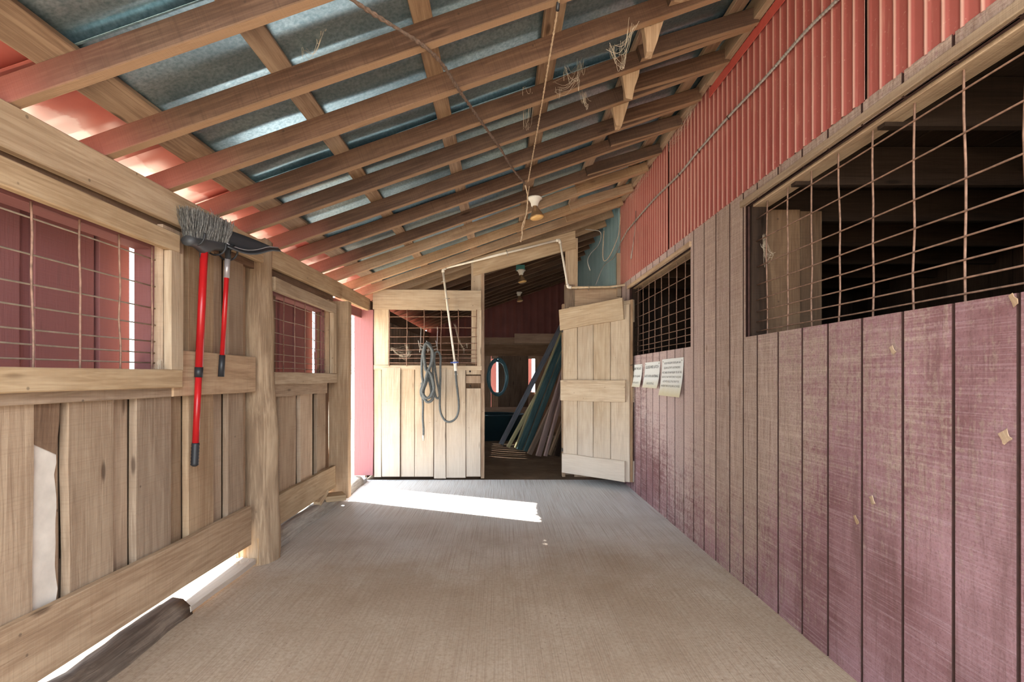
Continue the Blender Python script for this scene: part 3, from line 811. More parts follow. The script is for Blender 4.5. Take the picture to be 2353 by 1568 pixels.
for py in (854, 887): 
    V, Fq = lathe_data([(.012, 0), (.012, .004), (.004, .008)], at(1080, py, Yp-.03), (0, -1, 0), 8); mesh_obj('screw_head', V, Fq, HINGE, wb)
hb('sill_board', 860, 844.5, 1107, 846, .05, .05, Yp-.005, W_BACK, wb, n=4)
vb('stile', 860, 893.5, 712, 839, .03, Yp-.01, W_BACK, wb, ragged=.003)
vb('stile', 1096.5, 1106, 712, 842, .03, Yp-.012, W_BACK, wb)
vb('inner_stile', 1083, 1097, 715, 842, .03, Yp+.04, W_BACK, wb)
hb('head_board', 857.5, 688, 1105.5, 691.5, .235, .03, Yp-.02, W_BACK, wb, n=4)
vb('door_jamb', 1106, 1113.5, 606, 1098, .10, Yp+.047, W_PURL, wb, n=3)
vb('upright_stud', 1083, 1111, 605, 671, .04, Yp+.02, W_BACK, wb)
vb('backing_board', 856, 1112, 836, 1096, .015, Yp+.03, W_SHADE, wb, jit=.001)
hb('door_header', 1088, 615, 1322, 551, .20, .05, Yp-.0, W_LIGHT, wb, n=4, cut=(.03, .02))
vb('upright_stud', 1299, 1327, 548, 662, .04, Yp+.045, W_LIGHT, wb)
vb('upright_stud', 1298, 1319, 655, 1090, .05, Yp+.035, W_GREYLOG, wb, jit=.008, n=5)
vb('door_jamb', 1291, 1298, 700, 1095, .08, Yp+.06, W_PURL, wb)
hb('head_board', 1318, 686, 1433, 684, .22, .03, Yp+.03, W_WALL, wb, n=3)
x = 1319
while x < 1424:                # short wall strip behind the open door
    vb('plank', x, min(x+35, 1424), 700, 1096, .02, Yp+.05, W_WALL, wb); x += 36
# red faced board at the far doorway side
o = vb('door_jamb_board', 815.5, 858.5, 713, 1092, .045, YB-.02, W_PINK, None, jit=.004, n=4, ragged=.004)
tag(o, 'broad faded red upright board between the sunny doorway and the back partition', 'board')
w5 = empty('window_5', (-.7, YB, 1.3), kind='structure')
Ym = Yp-.03
for py in (728, 753.9, 773.9, 789.2, 804.5, 814.7, 823.5, 834):
    p = at(893, py, Ym); q = at(1096, py, Ym)
    tube('wire', [p.lerp(q, i/6)+Vector((0, U(-.002, .002), U(-.003, .003))) for i in range(7)], .0042, RUST, w5, 5, 2)
for px in (895, 935.3, 974.7, 1014, 1053.7, 1094):
    p = at(px, 712, Ym-.008); q = at(px-1, 842, Ym-.008)
    tube('wire', [p.lerp(q, i/5)+Vector((U(-.004, .004), 0, 0)) for i in range(6)], .0046, RUST, w5, 5, 2)

# ------------------------------------------------------------------ door_1: ledged plank door, open
hinge = Vector((.712, 6.06, 0)); free = Vector((1.372, 5.44, 0)); dd = (free-hinge).normalized(); dn = Vector((dd.y, -dd.x, 0))
if dn.y > 0: dn = -dn
door = empty('door_1', (hinge.x, hinge.y, 0), kind='structure'); DL = (free-hinge).length
zb0, zt0, zt1 = .10, 1.99, 2.02
cuts = [.03, .235, .445, .665, .895]
for a, b in zip(cuts[:-1], cuts[1:]):
    c = hinge+dd*(a+b)/2
    board('plank', c+Vector((0, 0, zb0)), c+Vector((0, 0, zt0-.02)), b-a-.007, .024, dd, W_BACK, door, jit=.0015, n=3)
for (za, h, a, b, slope) in ((1.90, .235, 0, .83, .03), (1.055, .235, .015, .855, .0), (.21, .22, .035, .85, .0)):
    board('cross_board', hinge+dd*a+dn*.025+Vector((0, 0, za-slope)), hinge+dd*b+dn*.025+Vector((0, 0, za+slope)), h, .026, (0, 0, 1), W_BACK, door, jit=.004, n=4, cut=(0, 0))
    board('cross_board', hinge+dd*.10-dn*.025+Vector((0, 0, za)), hinge+dd*.925-dn*.025+Vector((0, 0, za)), h, .024, (0, 0, 1), W_BACK, door, jit=.003, n=3)
board('edge_strip', hinge+dd*.905-dn*.012+Vector((0, 0, zb0)), hinge+dd*.905-dn*.012+Vector((0, 0, zt0+.03)), .03, .02, dd, W_PURL, door, n=3)
for z in (1.75, .35): 
    board('hinge', hinge+dd*-.02-dn*.03+Vector((0, 0, z)), hinge+dd*.14-dn*.03+Vector((0, 0, z)), .04, .006, (0, 0, 1), HINGE, door, jit=0, n=1, ch=.001)
tube('latch', [hinge+dd*.90+Vector((0, 0, 1.33)), hinge+dd*.93+Vector((0, 0, 1.335)), hinge+dd*.935+Vector((0, 0, 1.27))], .005, HINGE, door, 6)

# ------------------------------------------------------------------ far room
wf = empty('wall_far', (0, YF, 0), kind='structure')
def fb(name, xa, xb, za, zb_, mat, d=0, horiz=False, th=.025):
    if horiz: return board(name, (xa, YF-d, (za+zb_)/2), (xb, YF-d, (za+zb_)/2), zb_-za, th, (0, 0, 1), mat, wf, .003, 2)
    return board(name, ((xa+xb)/2, YF-d, za), ((xa+xb)/2, YF-d, zb_), xb-xa, th, (1, 0, 0), mat, wf, .003, 2)
x = -1.6
while x < 1.45:
    nx = x+.2
    hole = (-.28 < x < .02) or (.55 < x < .76)
    if -.22 < x+.1 < -.02 or .56 < x+.1 < .74:
        fb('plank', x+.003, nx-.003, -.03, .88, W_FAR); fb('plank', x+.003, nx-.003, 1.60, 2.0, W_FAR)
    else: fb('plank', x+.003, nx-.003, -.03, 2.0, W_FAR)
    x = nx
fb('ply_sheet', -1.6, -.22, .02, 1.95, W_FAR, .03); fb('ply_sheet', -.05, .60, .50, 1.66, W_SHADE, .03)
fb('ply_sheet', .745, 1.42, .02, 1.66, W_FAR, .03)
fb('rail', -1.6, 1.4, 1.66, 1.9, W_SHADE, .06, True); fb('rail', -1.6, 1.4, 1.9, 2.06, W_FAR, .02, True); fb('rail', .3, 1.4, 1.93, 2.14, W_FAR, .08, True); fb('rail', -1.6, 1.4, .36, .56, W_FAR, .06, True)
FARRED = flat('dull_red_metal', lin(112, 60, 52), .6, .05, nz=.15, sc=4)
V = []; Fc = []
n = 60
for i in range(n+1):
    X = -1.6+3.05*i/n; V += [(X, YF+.01*math.sin(i*2.1), 1.98), (X, YF+.01*math.sin(i*2.1), ztop(X, YF))]
for i in range(n): Fc.append((2*i, 2*i+2, 2*i+3, 2*i+1))
k = len(V); V += [(v[0], v[1]+.004, v[2]) for v in V]; Fc += [tuple(reversed([q+k for q in f])) for f in Fc]
mesh_obj('metal_sheet', V, Fc, FARRED, wf)
# tub
tb = empty('stock_tub', (-.1, 10.3, -.03), 'dark teal oval stock tub on the floor of the dark room', 'tub')
def ovalring(z, sx, sy, s=20): return [(-.25+sx*math.cos(2*math.pi*k/s), 10.35+sy*math.sin(2*math.pi*k/s), z) for k in range(s)]
V = []; Fc = []; s = 20
for (z, sx, sy) in ((-.03, .62, .38), (.44, .68, .44), (.46, .71, .47), (.47, .71, .47), (.47, .67, .43), (.02, .6, .36)): V += ovalring(z, sx, sy)
for i in range(5):
    for k in range(s): Fc.append((i*s+k, i*s+(k+1) % s, (i+1)*s+(k+1) % s, (i+1)*s+k))
Fc.append(tuple(range(5*s, 6*s))); Fc.append(tuple(reversed(range(s))))
mesh_obj('tub_shell', V, Fc, BIN, tb, None, True)
tube('rim', [Vector((-.25+.71*math.cos(2*math.pi*k/24), 10.35+.47*math.sin(2*math.pi*k/24), .465)) for k in range(24)], .014, BIN, tb, 6, closed=True)
for a, b in ((-.225, -.09), (.57, .69)):
    board('outer_board', ((a+b)/2, YF+.25, .5), ((a+b)/2, YF+.25, 1.9), b-a, .02, (1, 0, 0), W_PINK, wf, .003, 1)
# hose coil on the far wall
pts = []
for k in range(0, 7*24):
    a = 2*math.pi*k/24; q = int(k/24)
    ra = .20+.028*math.sin(q*2.3); rb = .37+.035*math.sin(q*1.7)
    pts.append((-.06+ra*math.sin(a)+.01*math.sin(q*3.1), YF-.12-.012*q, 1.20+rb*math.cos(a)+.012*math.sin(q*1.9)))
o = tube('hose_coil', pts, .012, HOSET, None, 6); tag(o, 'coil of thin teal hose hanging on the far wall', 'hose coil')
o = tube('coil_peg', [(-.06, YF-.01, 1.55), (-.06, YF-.24, 1.57)], .012, HINGE); tag(o, 'short dark peg carrying the teal hose coil', 'peg')
# boards leaning on the right wall of the far room: bottom and top points
LB = [((1151, 1006), 9.3, 1.36, 2.62, .13, W_SLATE, 'slate grey board, leftmost of the boards leaning in the dark room'),
      ((1167, 1015), 8.9, 1.22, 1.95, .09, W_OLIVE, 'short olive board leaning beside the slate grey one'),
      ((1186, 1019), 8.8, 1.36, 2.72, .10, W_OLIVE, 'long mustard board leaning in the middle of the stack'),
      ((1193, 1022), 8.6, 1.37, 2.66, .15, W_TEAL, 'dark teal board leaning right behind the mustard board'),
      ((1208, 1026), 8.4, 1.36, 2.42, .13, W_TEAL, 'second dark teal board leaning right of the first teal one'),
      ((1216, 1031), 8.1, 1.30, 1.75, .13, W_FAR, 'short dark brown board leaning low in front of the teal boards'),
      ((1237, 1041), 7.9, 1.34, 2.50, .13, W_MAUVE, 'broad mauve brown board leaning nearest to the doorway'),
      ((1253, 1034), 7.9, 1.37, 2.45, .08, W_MAUVE, 'narrow mauve brown board leaning right behind the broad mauve one'),
      ((1263, 1025), 8.0, 1.38, 1.6, .07, W_PURL, 'short tan board leaning low at the right of the stack'),
      ((1280, 1035), 7.9, 1.30, 1.7, .12, W_DARK, 'dark plank standing nearly upright at the right end of the stack')]
for (p, Y, xt, zt_, wd, m, lab) in LB:
    b0 = at(p[0], p[1], Y); b0.z = .0
    tp = Vector((xt, Y+.15, zt_))
    if zt_ > zr(xt, Y): tp.z = zr(xt, Y)-.02
    # slope taken from the photograph, kept by stopping at the wall
    o = board('leaning_board', b0, tp, wd, .028, (-.6, -.8, .1), m, None, .003, 3)
    tag(o, lab, 'board', 'boards leaning in the dark room')

# ------------------------------------------------------------------ lamps under the rafters
def flood(loc, label, box_=False, hang=0):
    x, y, z = loc; t = empty('flood_lamp', (x, y, z), label, 'lamp', 'flood lamps under the rafters')
    if box_:
        V, Fq = box_data((x-.07, y-.05, z-.07), (x+.05, y+.05, z)); mesh_obj('junction_box', V, Fq, TEALBOX, t)
        z -= .06
    V, Fq = lathe_data([(.062, 0), (.066, .012), (.050, .022), (.034, .05), (.030, .075)], (x, y, z), (0, 0, -1), 16)
    mesh_obj('socket', V, Fq, PORC, t, None, True)
    ax = (.18, -.05, -1)
    V, Fq = lathe_data([(.020, 0), (.022, .03), (.030, .045), (.060, .105), (.063, .115)], (x, y, z-.06), ax, 18)
    mesh_obj('bulb', V, Fq, BULB, t, None, True)
    c = Vector((x, y, z-.06))+Vector(ax).normalized()*.115
    V, Fq = lathe_data([(.062, 0), (.052, .010), (.030, .016), (.004, .018)], c, ax, 18)
    mesh_obj('lens', V, Fq, AMBER, t, None, True)
flood((.295, 4.47, zr(.295, 4.47)+.0), 'reflector flood lamp on white socket under the rafters in front of the partition')
flood((.294, 7.40, zr(.294, 7.4)-.0), 'flood lamp on a teal box under the rafters just through the doorway', True)
flood((.36, 10.1, zr(.36, 10.1)-.0), 'farthest flood lamp, dim at the back of the dark room')

# ------------------------------------------------------------------ ropes and cables
def twist_rope(name, pts, r, mat, label, cat, sides=8, pitch=.02):
    P = smooth_pts(pts, 14); L = 0; rr = []
    t = empty(name, pts[0], label, cat); D = []
    for ph in (0, math.pi):
        Q = []; L = 0
        for i, p in enumerate(P):
            d = (P[min(i+1, len(P)-1)]-P[max(i-1, 0)]).normalized(); a = d.orthogonal().normalized(); b = d.cross(a)
            if i: L += (p-P[i-1]).length
            an = L/pitch*2*math.pi*.25+ph
            Q.append(p+(a*math.cos(an)+b*math.sin(an))*r*.5)
        D.append(tube_data(Q, r*.62, sides))
    for k, d in enumerate(D): mesh_obj('strand', d[0], d[1], mat, t, None, True)
    return t
ra = [(-.62, 1.30, zr(-.62, 1.3)-.012), (-.49, 1.66, zr(-.49, 1.67)-.012), (-.278, 2.07, zr(-.278, 2.07)-.014), (-.185, 2.447, zr(-.185, 2.447)-.012), (-.09, 2.846, zr(-.09, 2.846)-.010), (-.005, 3.2, zr(0, 3.2)-.01), (.09, 3.63, zr(.09, 3.63)-.012), (.185, 3.98, zr(.185, 3.98)-.012)]
twist_rope('twisted_cable', ra, .0085, ROPE, 'thick brown twisted cable stapled diagonally under the rafters', 'cable')
rb_ = [(.225, 1.66, zr(.225, 1.66)-.01), (.23, 2.07, zr(.23, 2.07)-.01), (.228, 2.447, zr(.23, 2.447)-.01), (.226, 2.846, zr(.226, 2.846)-.01), (.222, 3.2, zr(.22, 3.2)-.01), (.217, 3.63, zr(.217, 3.63)-.01), (.212, 3.98, zr(.21, 3.98)-.01)]
twist_rope('thin_rope', rb_, .0048, ROPEL, 'thin pale rope running straight along under the rafters', 'rope')
hr = [at(1207, 426, 3.99), at(1212, 450, 4.0), at(1210, 490, 4.01), at(1200, 520, 4.01), at(1200, 540, 4.0), at(1196, 556, 4.0)]
twist_rope('hanging_rope', hr, .0055, ROPEL, 'frayed pale rope ends hanging down in front of the partition', 'rope')
o = tube('hanging_string', [at(1216, 428, 4.0), at(1211, 470, 4.02), at(1206, 510, 4.02), at(1199, 530, 4.01)], .003, ROPEL, None, 5, 3); tag(o, 'thin string hanging beside the frayed rope ends', 'string')
o = tube('rope_cleat', [at(1284, -10, 2.05), at(1281, 24, 2.05)], .008, BLACKP); tag(o, 'black plastic clip holding the thin rope on the rafter', 'clip')

def wall_cable():
    Pz = [(1990, -70), (1925, 0), (1850, 75), (1760, 178), (1675, 268), (1607, 345), (1562, 400), (1500, 462), (1442, 530)]
    pts = []
    for px, py in Pz:
        yy = 1654/(px-PX0); pts.append((1.388, yy, CH+(PY0-py)*yy/F))
    pts = smooth_pts(pts, 4)
    t = empty('wall_cable', pts[-1], 'grey armoured cable sagging across the red corrugated metal', 'cable')
    P = [Vector(p) for p in pts]; n = []
    for a, b in zip(P[:-1], P[1:]):
        m = max(2, int((b-a).length/.009))
        for k in range(m): n.append(a.lerp(b, k/m))
    n.append(P[-1])
    V, Fq = tube_data(n, [.0068 if i % 2 else .0085 for i in range(len(n))], 8); mesh_obj('sheath', V, Fq, CONDUIT, t)
    e = P[-1]
    tube('tail', [e, e+Vector((-.04, .2, -.10)), at(1433, 545, 6.0), at(1412, 590, 6.25), at(1400, 600, 6.3), at(1385, 615, 6.3), at(1369, 655, 6.3)], .006, CONDUIT, t, 6, 4)
    for px, py in ((1675, 268), (1607, 345), (1562, 400)):
        yy = 1654/(px-PX0); c = Vector((1.395, yy, CH+(PY0-py)*yy/F))
        tube('cable_clip', [c+Vector((0, -.012, .012)), c+Vector((-.02, -.004, .0)), c+Vector((0, .008, -.014))], .0035, NAIL, t, 5)
wall_cable()
o = tube('loose_wire', [at(1345, 527, 5.85), at(1362, 529, 5.85), at(1378, 532, 5.86), at(1381, 545, 5.86), at(1374, 565, 5.86), at(1358, 582, 5.86), at(1350, 600, 5.86), at(1356, 622, 5.86)], .0045, CONDUIT, None, 6, 4); tag(o, 'curved grey wire dangling above the short header by the right wall', 'wire')
o = tube('brown_string', [at(1426, 490, 5.7), at(1422, 535, 5.7), at(1412, 565, 5.7), at(1400, 590, 5.72), at(1388, 600, 5.72), at(1385, 580, 5.74), at(1388, 530, 5.75)], .0035, ROPEL, None, 5, 4); tag(o, 'looped tan string hanging in front of the pale blue metal', 'string')
o = tube('metal_strap', [at(1461, 485, 5.32), at(1459, 530, 5.32), at(1455, 560, 5.31), at(1450, 595, 5.3)], [.003, .003, .004, .007], CONDUIT, None, 5); tag(o, 'thin metal strap dangling against the far end of the red metal', 'strap')

# ------------------------------------------------------------------ water pipe and hose
wp = empty('water_pipe', at(1046, 840, 5.95), 'white pipe running up the partition and over the doorway to the right wall', 'pipe')
Yw = 5.99
A = at(1045, 832, Yw); B = at(1017, 618, Yw-.02); C = at(1286, 551, Yw-.02); D = at(1305, 661, Yw); E = at(1400, 660, Yw); Fp = at(1442, 654, 5.85)
tube('pipe_segment', [A, B], .0125, PVC, wp, 10); tube('pipe_segment', [B, C], .0125, PVC, wp, 10)
tube('pipe_segment', [C, D], .0125, PVC, wp, 10); tube('pipe_segment', [D, E, Fp], .0135, PVCRUST, wp, 10)
def elbow(p, a, b):
    a = (a-p).normalized()*.04; b = (b-p).normalized()*.04
    tube('elbow', [p+a, p+a*.3+b*.1, p+b*.3+a*.1, p+b], .018, PVC, wp, 10, 2)
elbow(B, A, C); elbow(C, B, D); elbow(D, C, E)
for (q, v) in ((A.lerp(B, .68), B-A), (A.lerp(B, .505+.36), B-A), (B.lerp(C, .55), C-B), (D.lerp(E, .5), E-D)):
    n_ = v.cross(Vector((0, 1, 0))).normalized()
    tube('pipe_clamp', [q-n_*.035+Vector((0, .012, 0)), q-n_*.018, q-n_*.012+Vector((0, -.014, 0)), q+n_*.012+Vector((0, -.014, 0)), q+n_*.018, q+n_*.035+Vector((0, .012, 0))], .0038, CONDUIT, wp, 6)
V, Fq = lathe_data([(.016, 0), (.022, .01), (.024, .03), (.020, .05), (.018, .085), (.021, .09), (.021, .12), (.015, .13), (.015, .15), (.019, .155), (.019, .175)], A+Vector((0, 0, .02)), at(1048, 862, Yw)-A, 14)
valve = mesh_obj('valve_body', V, Fq, PVC, wp, None, True)
vh = tube('valve_handle', [A+Vector((-.045, -.03, -.01)), A+Vector((.045, -.03, -.005))], .008, BLUE, wp, 8)
tube('valve_stem', [A+Vector((0, 0, -.008)), A+Vector((0, -.036, -.008))], .012, BLUE, wp, 10)

gh = empty('garden_hose', at(985, 900, 5.95), 'grey fabric garden hose looped over a wire hook on the partition', 'hose')
def hp(L): return [at(a, b, c) for a, b, c in L]
Yh = 5.95
tube('rubber_lead', hp([(1047, 853, Yw-.01), (1049, 880, Yw-.02), (1052, 905, Yh), (1054, 925, Yh), (1053.5, 945, Yh), (1047, 962, Yh), (1034, 970, Yh), (1022, 966, Yh), (1013, 950, Yh), (1010.5, 930, Yh), (1011, 900, Yh), (1012, 870, Yh-.01), (1012, 840, Yh-.03), (1012.5, 822, Yh-.04), (1009, 811, Yh-.04), (1004.5, 808.5, Yh-.04), (1000, 812, Yh-.04), (998, 824, Yh-.04), (1000, 850, Yh-.03), (1004, 875, Yh-.02), (1008, 895, Yh-.01), (1010, 910, Yh), (1006, 916, Yh), (1001, 911, Yh), (997, 890, Yh-.02), (995, 860, Yh-.03), (993.5, 825, Yh-.04)]), .0125, HOSE, gh, 10, 5)
def loop(dx, dz, w_, dep, low):
    L = [(981+dx, 788+dz), (987+dx, 791+dz), (990+w_, 806+dz), (989+w_, 830), (985+dx, 855), (979+dx, 880), (973+dx, 898), (974+dx, low-10), (982+dx, low), (992+dx, low-4), (997, low-20), (995, low-40), (988, low-58), (981+dx, 850), (976, 835), (975-w_*.3, 815), (977+dx*.5, 797), (981+dx, 788+dz)]
    tube('loop', [at(a, b, dep) for a, b in L], .0165, HOSE, gh, 10, 5)
loop(0, 0, 2, Yh-.05, 924); loop(-2.5, 2, 4.5, Yh-.085, 915)
tube('loop', hp([(983, 790, Yh-.02), (975, 797, Yh-.02), (970, 825, Yh-.02), (969.5, 860, Yh-.02), (972, 880, Yh-.02), (967.5, 897, Yh-.02), (969, 910, Yh-.02), (976, 917, Yh-.02), (986, 913, Yh-.02), (991, 903, Yh-.02), (989, 885, Yh-.02), (983, 866, Yh-.02)]), .0155, HOSE, gh, 10, 5)
tube('tail', hp([(969, 880, Yh-.01), (970, 905, Yh), (972, 930, Yh+.005), (971.5, 960, Yh+.005), (973, 985, Yh+.005), (973, 1000, Yh+.005)]), .0125, HOSE, gh, 10, 5)
p = at(973, 1000, Yh+.005)
V, Fq = lathe_data([(.010, 0), (.014, .01), (.014, .035), (.009, .045), (.009, .065), (.006, .07)], p, (0, 0, -1), 12); mesh_obj('hose_fitting', V, Fq, BRASS, gh, None, True)
# wire hook rack
hk = empty('wire_hook_rack', at(985, 790, 6.0), 'small wire hook rack hung on the partition wire grid', 'hook rack')
Yk = 5.985
for px in (967, 1005):
    tube('hanger', hp([(px, 758, Ym-.005), (px, 752, Ym-.03), (px+1, 756, Yk), (px, 770, Yk), (px-.5, 792, Yk), (px+1, 806, Yk)]), .0028, CONDUIT, hk, 5, 3)
tube('cross_wire', hp([(966, 794, Yk), (975, 797, Yk), (990, 798, Yk), (1006, 794, Yk)]), .0028, CONDUIT, hk, 5, 3)
tube('cross_wire', hp([(966, 802, Yk), (975, 804, Yk), (990, 805, Yk), (1006, 801, Yk)]), .0028, CONDUIT, hk, 5, 3)
for (px, d) in ((962, 0), (981, 0), (1002, 0)):
    tube('hook', hp([(px-1, 783, Yk-.07), (px, 787, Yk-.07), (px+2, 797, Yk-.05), (px+3, 802, Yk-.01), (px+2, 810, Yk)]), .0032, CONDUIT, hk, 6, 3)

# ------------------------------------------------------------------ signs
import os
def sign(y_far, y_near, ztop_, h, lines, label, curl=.05, shift=0, ink=(None,)):
    """paper held at its top edge; the foot curls off the wall. local: u from far (reader's left) to near, v down"""
    W_ = y_far-y_near; o3 = Vector((XR-.004, (y_far+y_near)/2, ztop_-h/2))
    t = empty('paper_sign', o3, label, 'sign', 'paper notices on the right wall')
    def P(u, v, lift=0):       # u 0..1 , v 0..1 downwards
        c = curl*(v**2)
        return Vector((XR-.004-c-lift, y_far-W_*u, ztop_-h*v+curl*.15*v**3))
    V = []; Fc = []; n = 10; m = 4
    M = basis(o3, (0, -1, 0), (0, 0, 1)); Mi = M.inverted()
    for k in (0, 1):
        for i in range(n+1):
            for j in range(m+1): V.append(Mi @ P(j/m, i/n, -.0008*k+.0008))
    q = m+1; s_ = q*(n+1)
    for i in range(n):
        for j in range(m):
            a = i*q+j; Fc.append((a, a+q, a+q+1, a+1)); Fc.append((s_+a, s_+a+1, s_+a+q+1, s_+a+q))
    mesh_obj('sheet', V, Fc, PAPER, t, M, True)
    for (txt, v0, size, wfit, mat) in lines:
        cu = bpy.data.curves.new('txt', 'FONT'); cu.body = txt; cu.size = 1; cu.align_x = 'CENTER'; cu.resolution_u = 2
        ob = bpy.data.objects.new('txt', cu); me = bpy.data.meshes.new_from_object(ob)
        bpy.data.objects.remove(ob); bpy.data.curves.remove(cu)
        xs = [v.co.x for v in me.vertices]; x0, x1 = min(xs), max(xs)
        sx = wfit*W_/(x1-x0)
        VV = []
        for v in me.vertices:
            u = .5+(v.co.x-(x0+x1)/2)*sx/W_; vv = v0-v.co.y*size/h
            VV.append(P(u, vv, .0026))
        FF = [tuple(p_.vertices) for p_ in me.polygons]
        bpy.data.meshes.remove(me)
        mesh_obj('lettering', VV, FF, mat, t)
    for u in (.06, .94):
        V, Fq = lathe_data([(.004, 0), (.004, .002), (.001, .004)], P(u, .07, .001), (-1, 0, 0), 6); mesh_obj('tack', V, Fq, NAIL, t)
sign(4.50, 3.975, 1.358, .315, [("UNDER MISSISSIPPI STATE LAW, AN", .14, .024, .78, INK), ("EQUINE ACTIVITY OR SPONSOR IS", .265, .024, .76, INK), ("NOT LIABLE FOR ANY INJURY TO OR THE", .39, .024, .90, INK),
     ("DEATH OF ANY PARTICIPANT IN EQUINE", .51, .024, .90, INKF), ("ACTIVITIES RESULTING FROM THE", .63, .024, .76, INKF), ("INHERENT RISK OF EQUINE ACTIVITIES", .75, .024, .88, INKF)],
     'largest paper notice with many printed lines, nearest of the three on the right wall', .035)
sign(5.03, 4.56, 1.345, .245, [("CLOSE AND LATCH", .24, .038, .84, INK), ("GATE UPON ENTERING", .58, .032, .92, INK), ("AND EXITING", .86, .028, .5, INKF)],
     'middle paper notice reading CLOSE AND LATCH on the right wall', .03)
sign(5.60, 5.13, 1.335, .235, [("IF YOU ARE THE LAST", .24, .036, .86, INK), ("PERSON TO LEAVE", .56, .030, .8, INK), ("TURN OFF LIGHTS", .84, .026, .7, INKF)],
     'farthest paper notice partly hidden by the open plank door', .03)

# ------------------------------------------------------------------ broom and dustpan
def broom():
    t = empty('push_broom', (-1.49, 2.60, .72), 'angle broom with grey bristles and long red handle hanging bristles up', 'broom')
    top = at(470, 560, 2.60); bot = at(447, 1072, 2.60)
    d = (bot-top)
    tube('handle', [top+Vector((0, 0, .0)), top+d*.57], .0185, REDP, t, 12)
    tube('handle_lower', [top+d*.56, top+d*.93], .0158, REDP, t, 12)
    tube('collar', [top+d*.555, top+d*.60], .0200, BLACKP, t, 12)
    n = 14; P = [top+d*(.895+.105*i/n) for i in range(n+1)]
    V, Fq = tube_data(P, [.0195 if i % 2 else .0175 for i in range(n)]+[.010], 12); mesh_obj('grip', V, Fq, BLACKP, t, None, True)
    sk = at(468, 600, 2.60); hd = at(466, 552, 2.6)
    tube('socket', [sk, sk.lerp(hd, .5), hd, hd+Vector((0, .01, .02))], [.017, .0185, .021, .032], GREYP, t, 12)
    # head: curved block running along the wall, dropping away from us
    V = []; Fc = []; s = 10; m = 12
    for i in range(m+1):
        f = i/m; y = 2.463+.317*f; zc = 1.868+.048*f; xx = -1.49+.01*f
        hh = .028+.030*math.exp(-((f-.42)/.16)**2); w_ = .030
        for k in range(s):
            a = 2*math.pi*k/s; V.append((xx+w_*math.cos(a), y, zc-.01+hh*math.sin(a) if math.sin(a) < 0 else zc-.01+.022*math.sin(a)))
    for i in range(m):
        for k in range(s): Fc.append((i*s+k, i*s+(k+1) % s, (i+1)*s+(k+1) % s, (i+1)*s+k))
    Fc.append(tuple(reversed(range(s)))); Fc.append(tuple(range(m*s, m*s+s)))
    mesh_obj('head', V, Fc, GREYP, t, None, True)
    D = []
    for i in range(900):
        f = U(0, 1); y = 2.468+.307*f; zc = 1.873+.048*f; x = -1.49+.01*f+U(-.022, .022)
        L = (.140-.020*f)*U(.86, 1.02); b = Vector((x, y, zc)); tip = b+Vector((U(-.02, .02)+(x+1.49)*.6, (f-.45)*.03+U(-.022, .022)-.012, L))
        mid = b.lerp(tip, .5)+Vector((U(-.008, .008), U(-.008, .008), 0))
        D.append(tube_data([b, mid, tip], [.0017, .0015, .0011], 3))
    for i in range(22):
        f = U(0, .8); y = 2.46+.3*f; b = Vector((-1.47, y, 1.88+.045*f)); tip = b+Vector((U(0, .02), U(-.07, .05), U(.08, .15)))
        D.append(tube_data(smooth_pts([b, b.lerp(tip, .5)+Vector((.01, U(-.02, .02), 0)), tip], 3), .0012, 3))
    V, Fq = merge(*D); o = mesh_obj('bristles', V, Fq, BRIST, t); o['kind'] = 'stuff'
broom()
def wall_hook(y, x0, lab):
    t = empty('tool_hook', (-1.535, y, 1.91), lab, 'hook', 'black hooks on the top plate')
    tube('hook_wire', [(-1.535, y, 1.955), (-1.533, y, 1.90), (-1.53, y, 1.865), (-1.50, y, 1.845), (-1.462, y, 1.85), (-1.44, y, 1.875), (-1.436, y, 1.905)], .005, BLACKP, t, 8, 4)
    box('hook_plate', (-1.537, y-.012, 1.90), (-1.531, y+.012, 1.98), BLACKP, t)
wall_hook(2.515, 0, 'black hook under the left end of the broom head')
wall_hook(2.71, 0, 'black hook under the right end of the broom head')
wall_hook(2.83, 0, 'black hook carrying the dustpan')
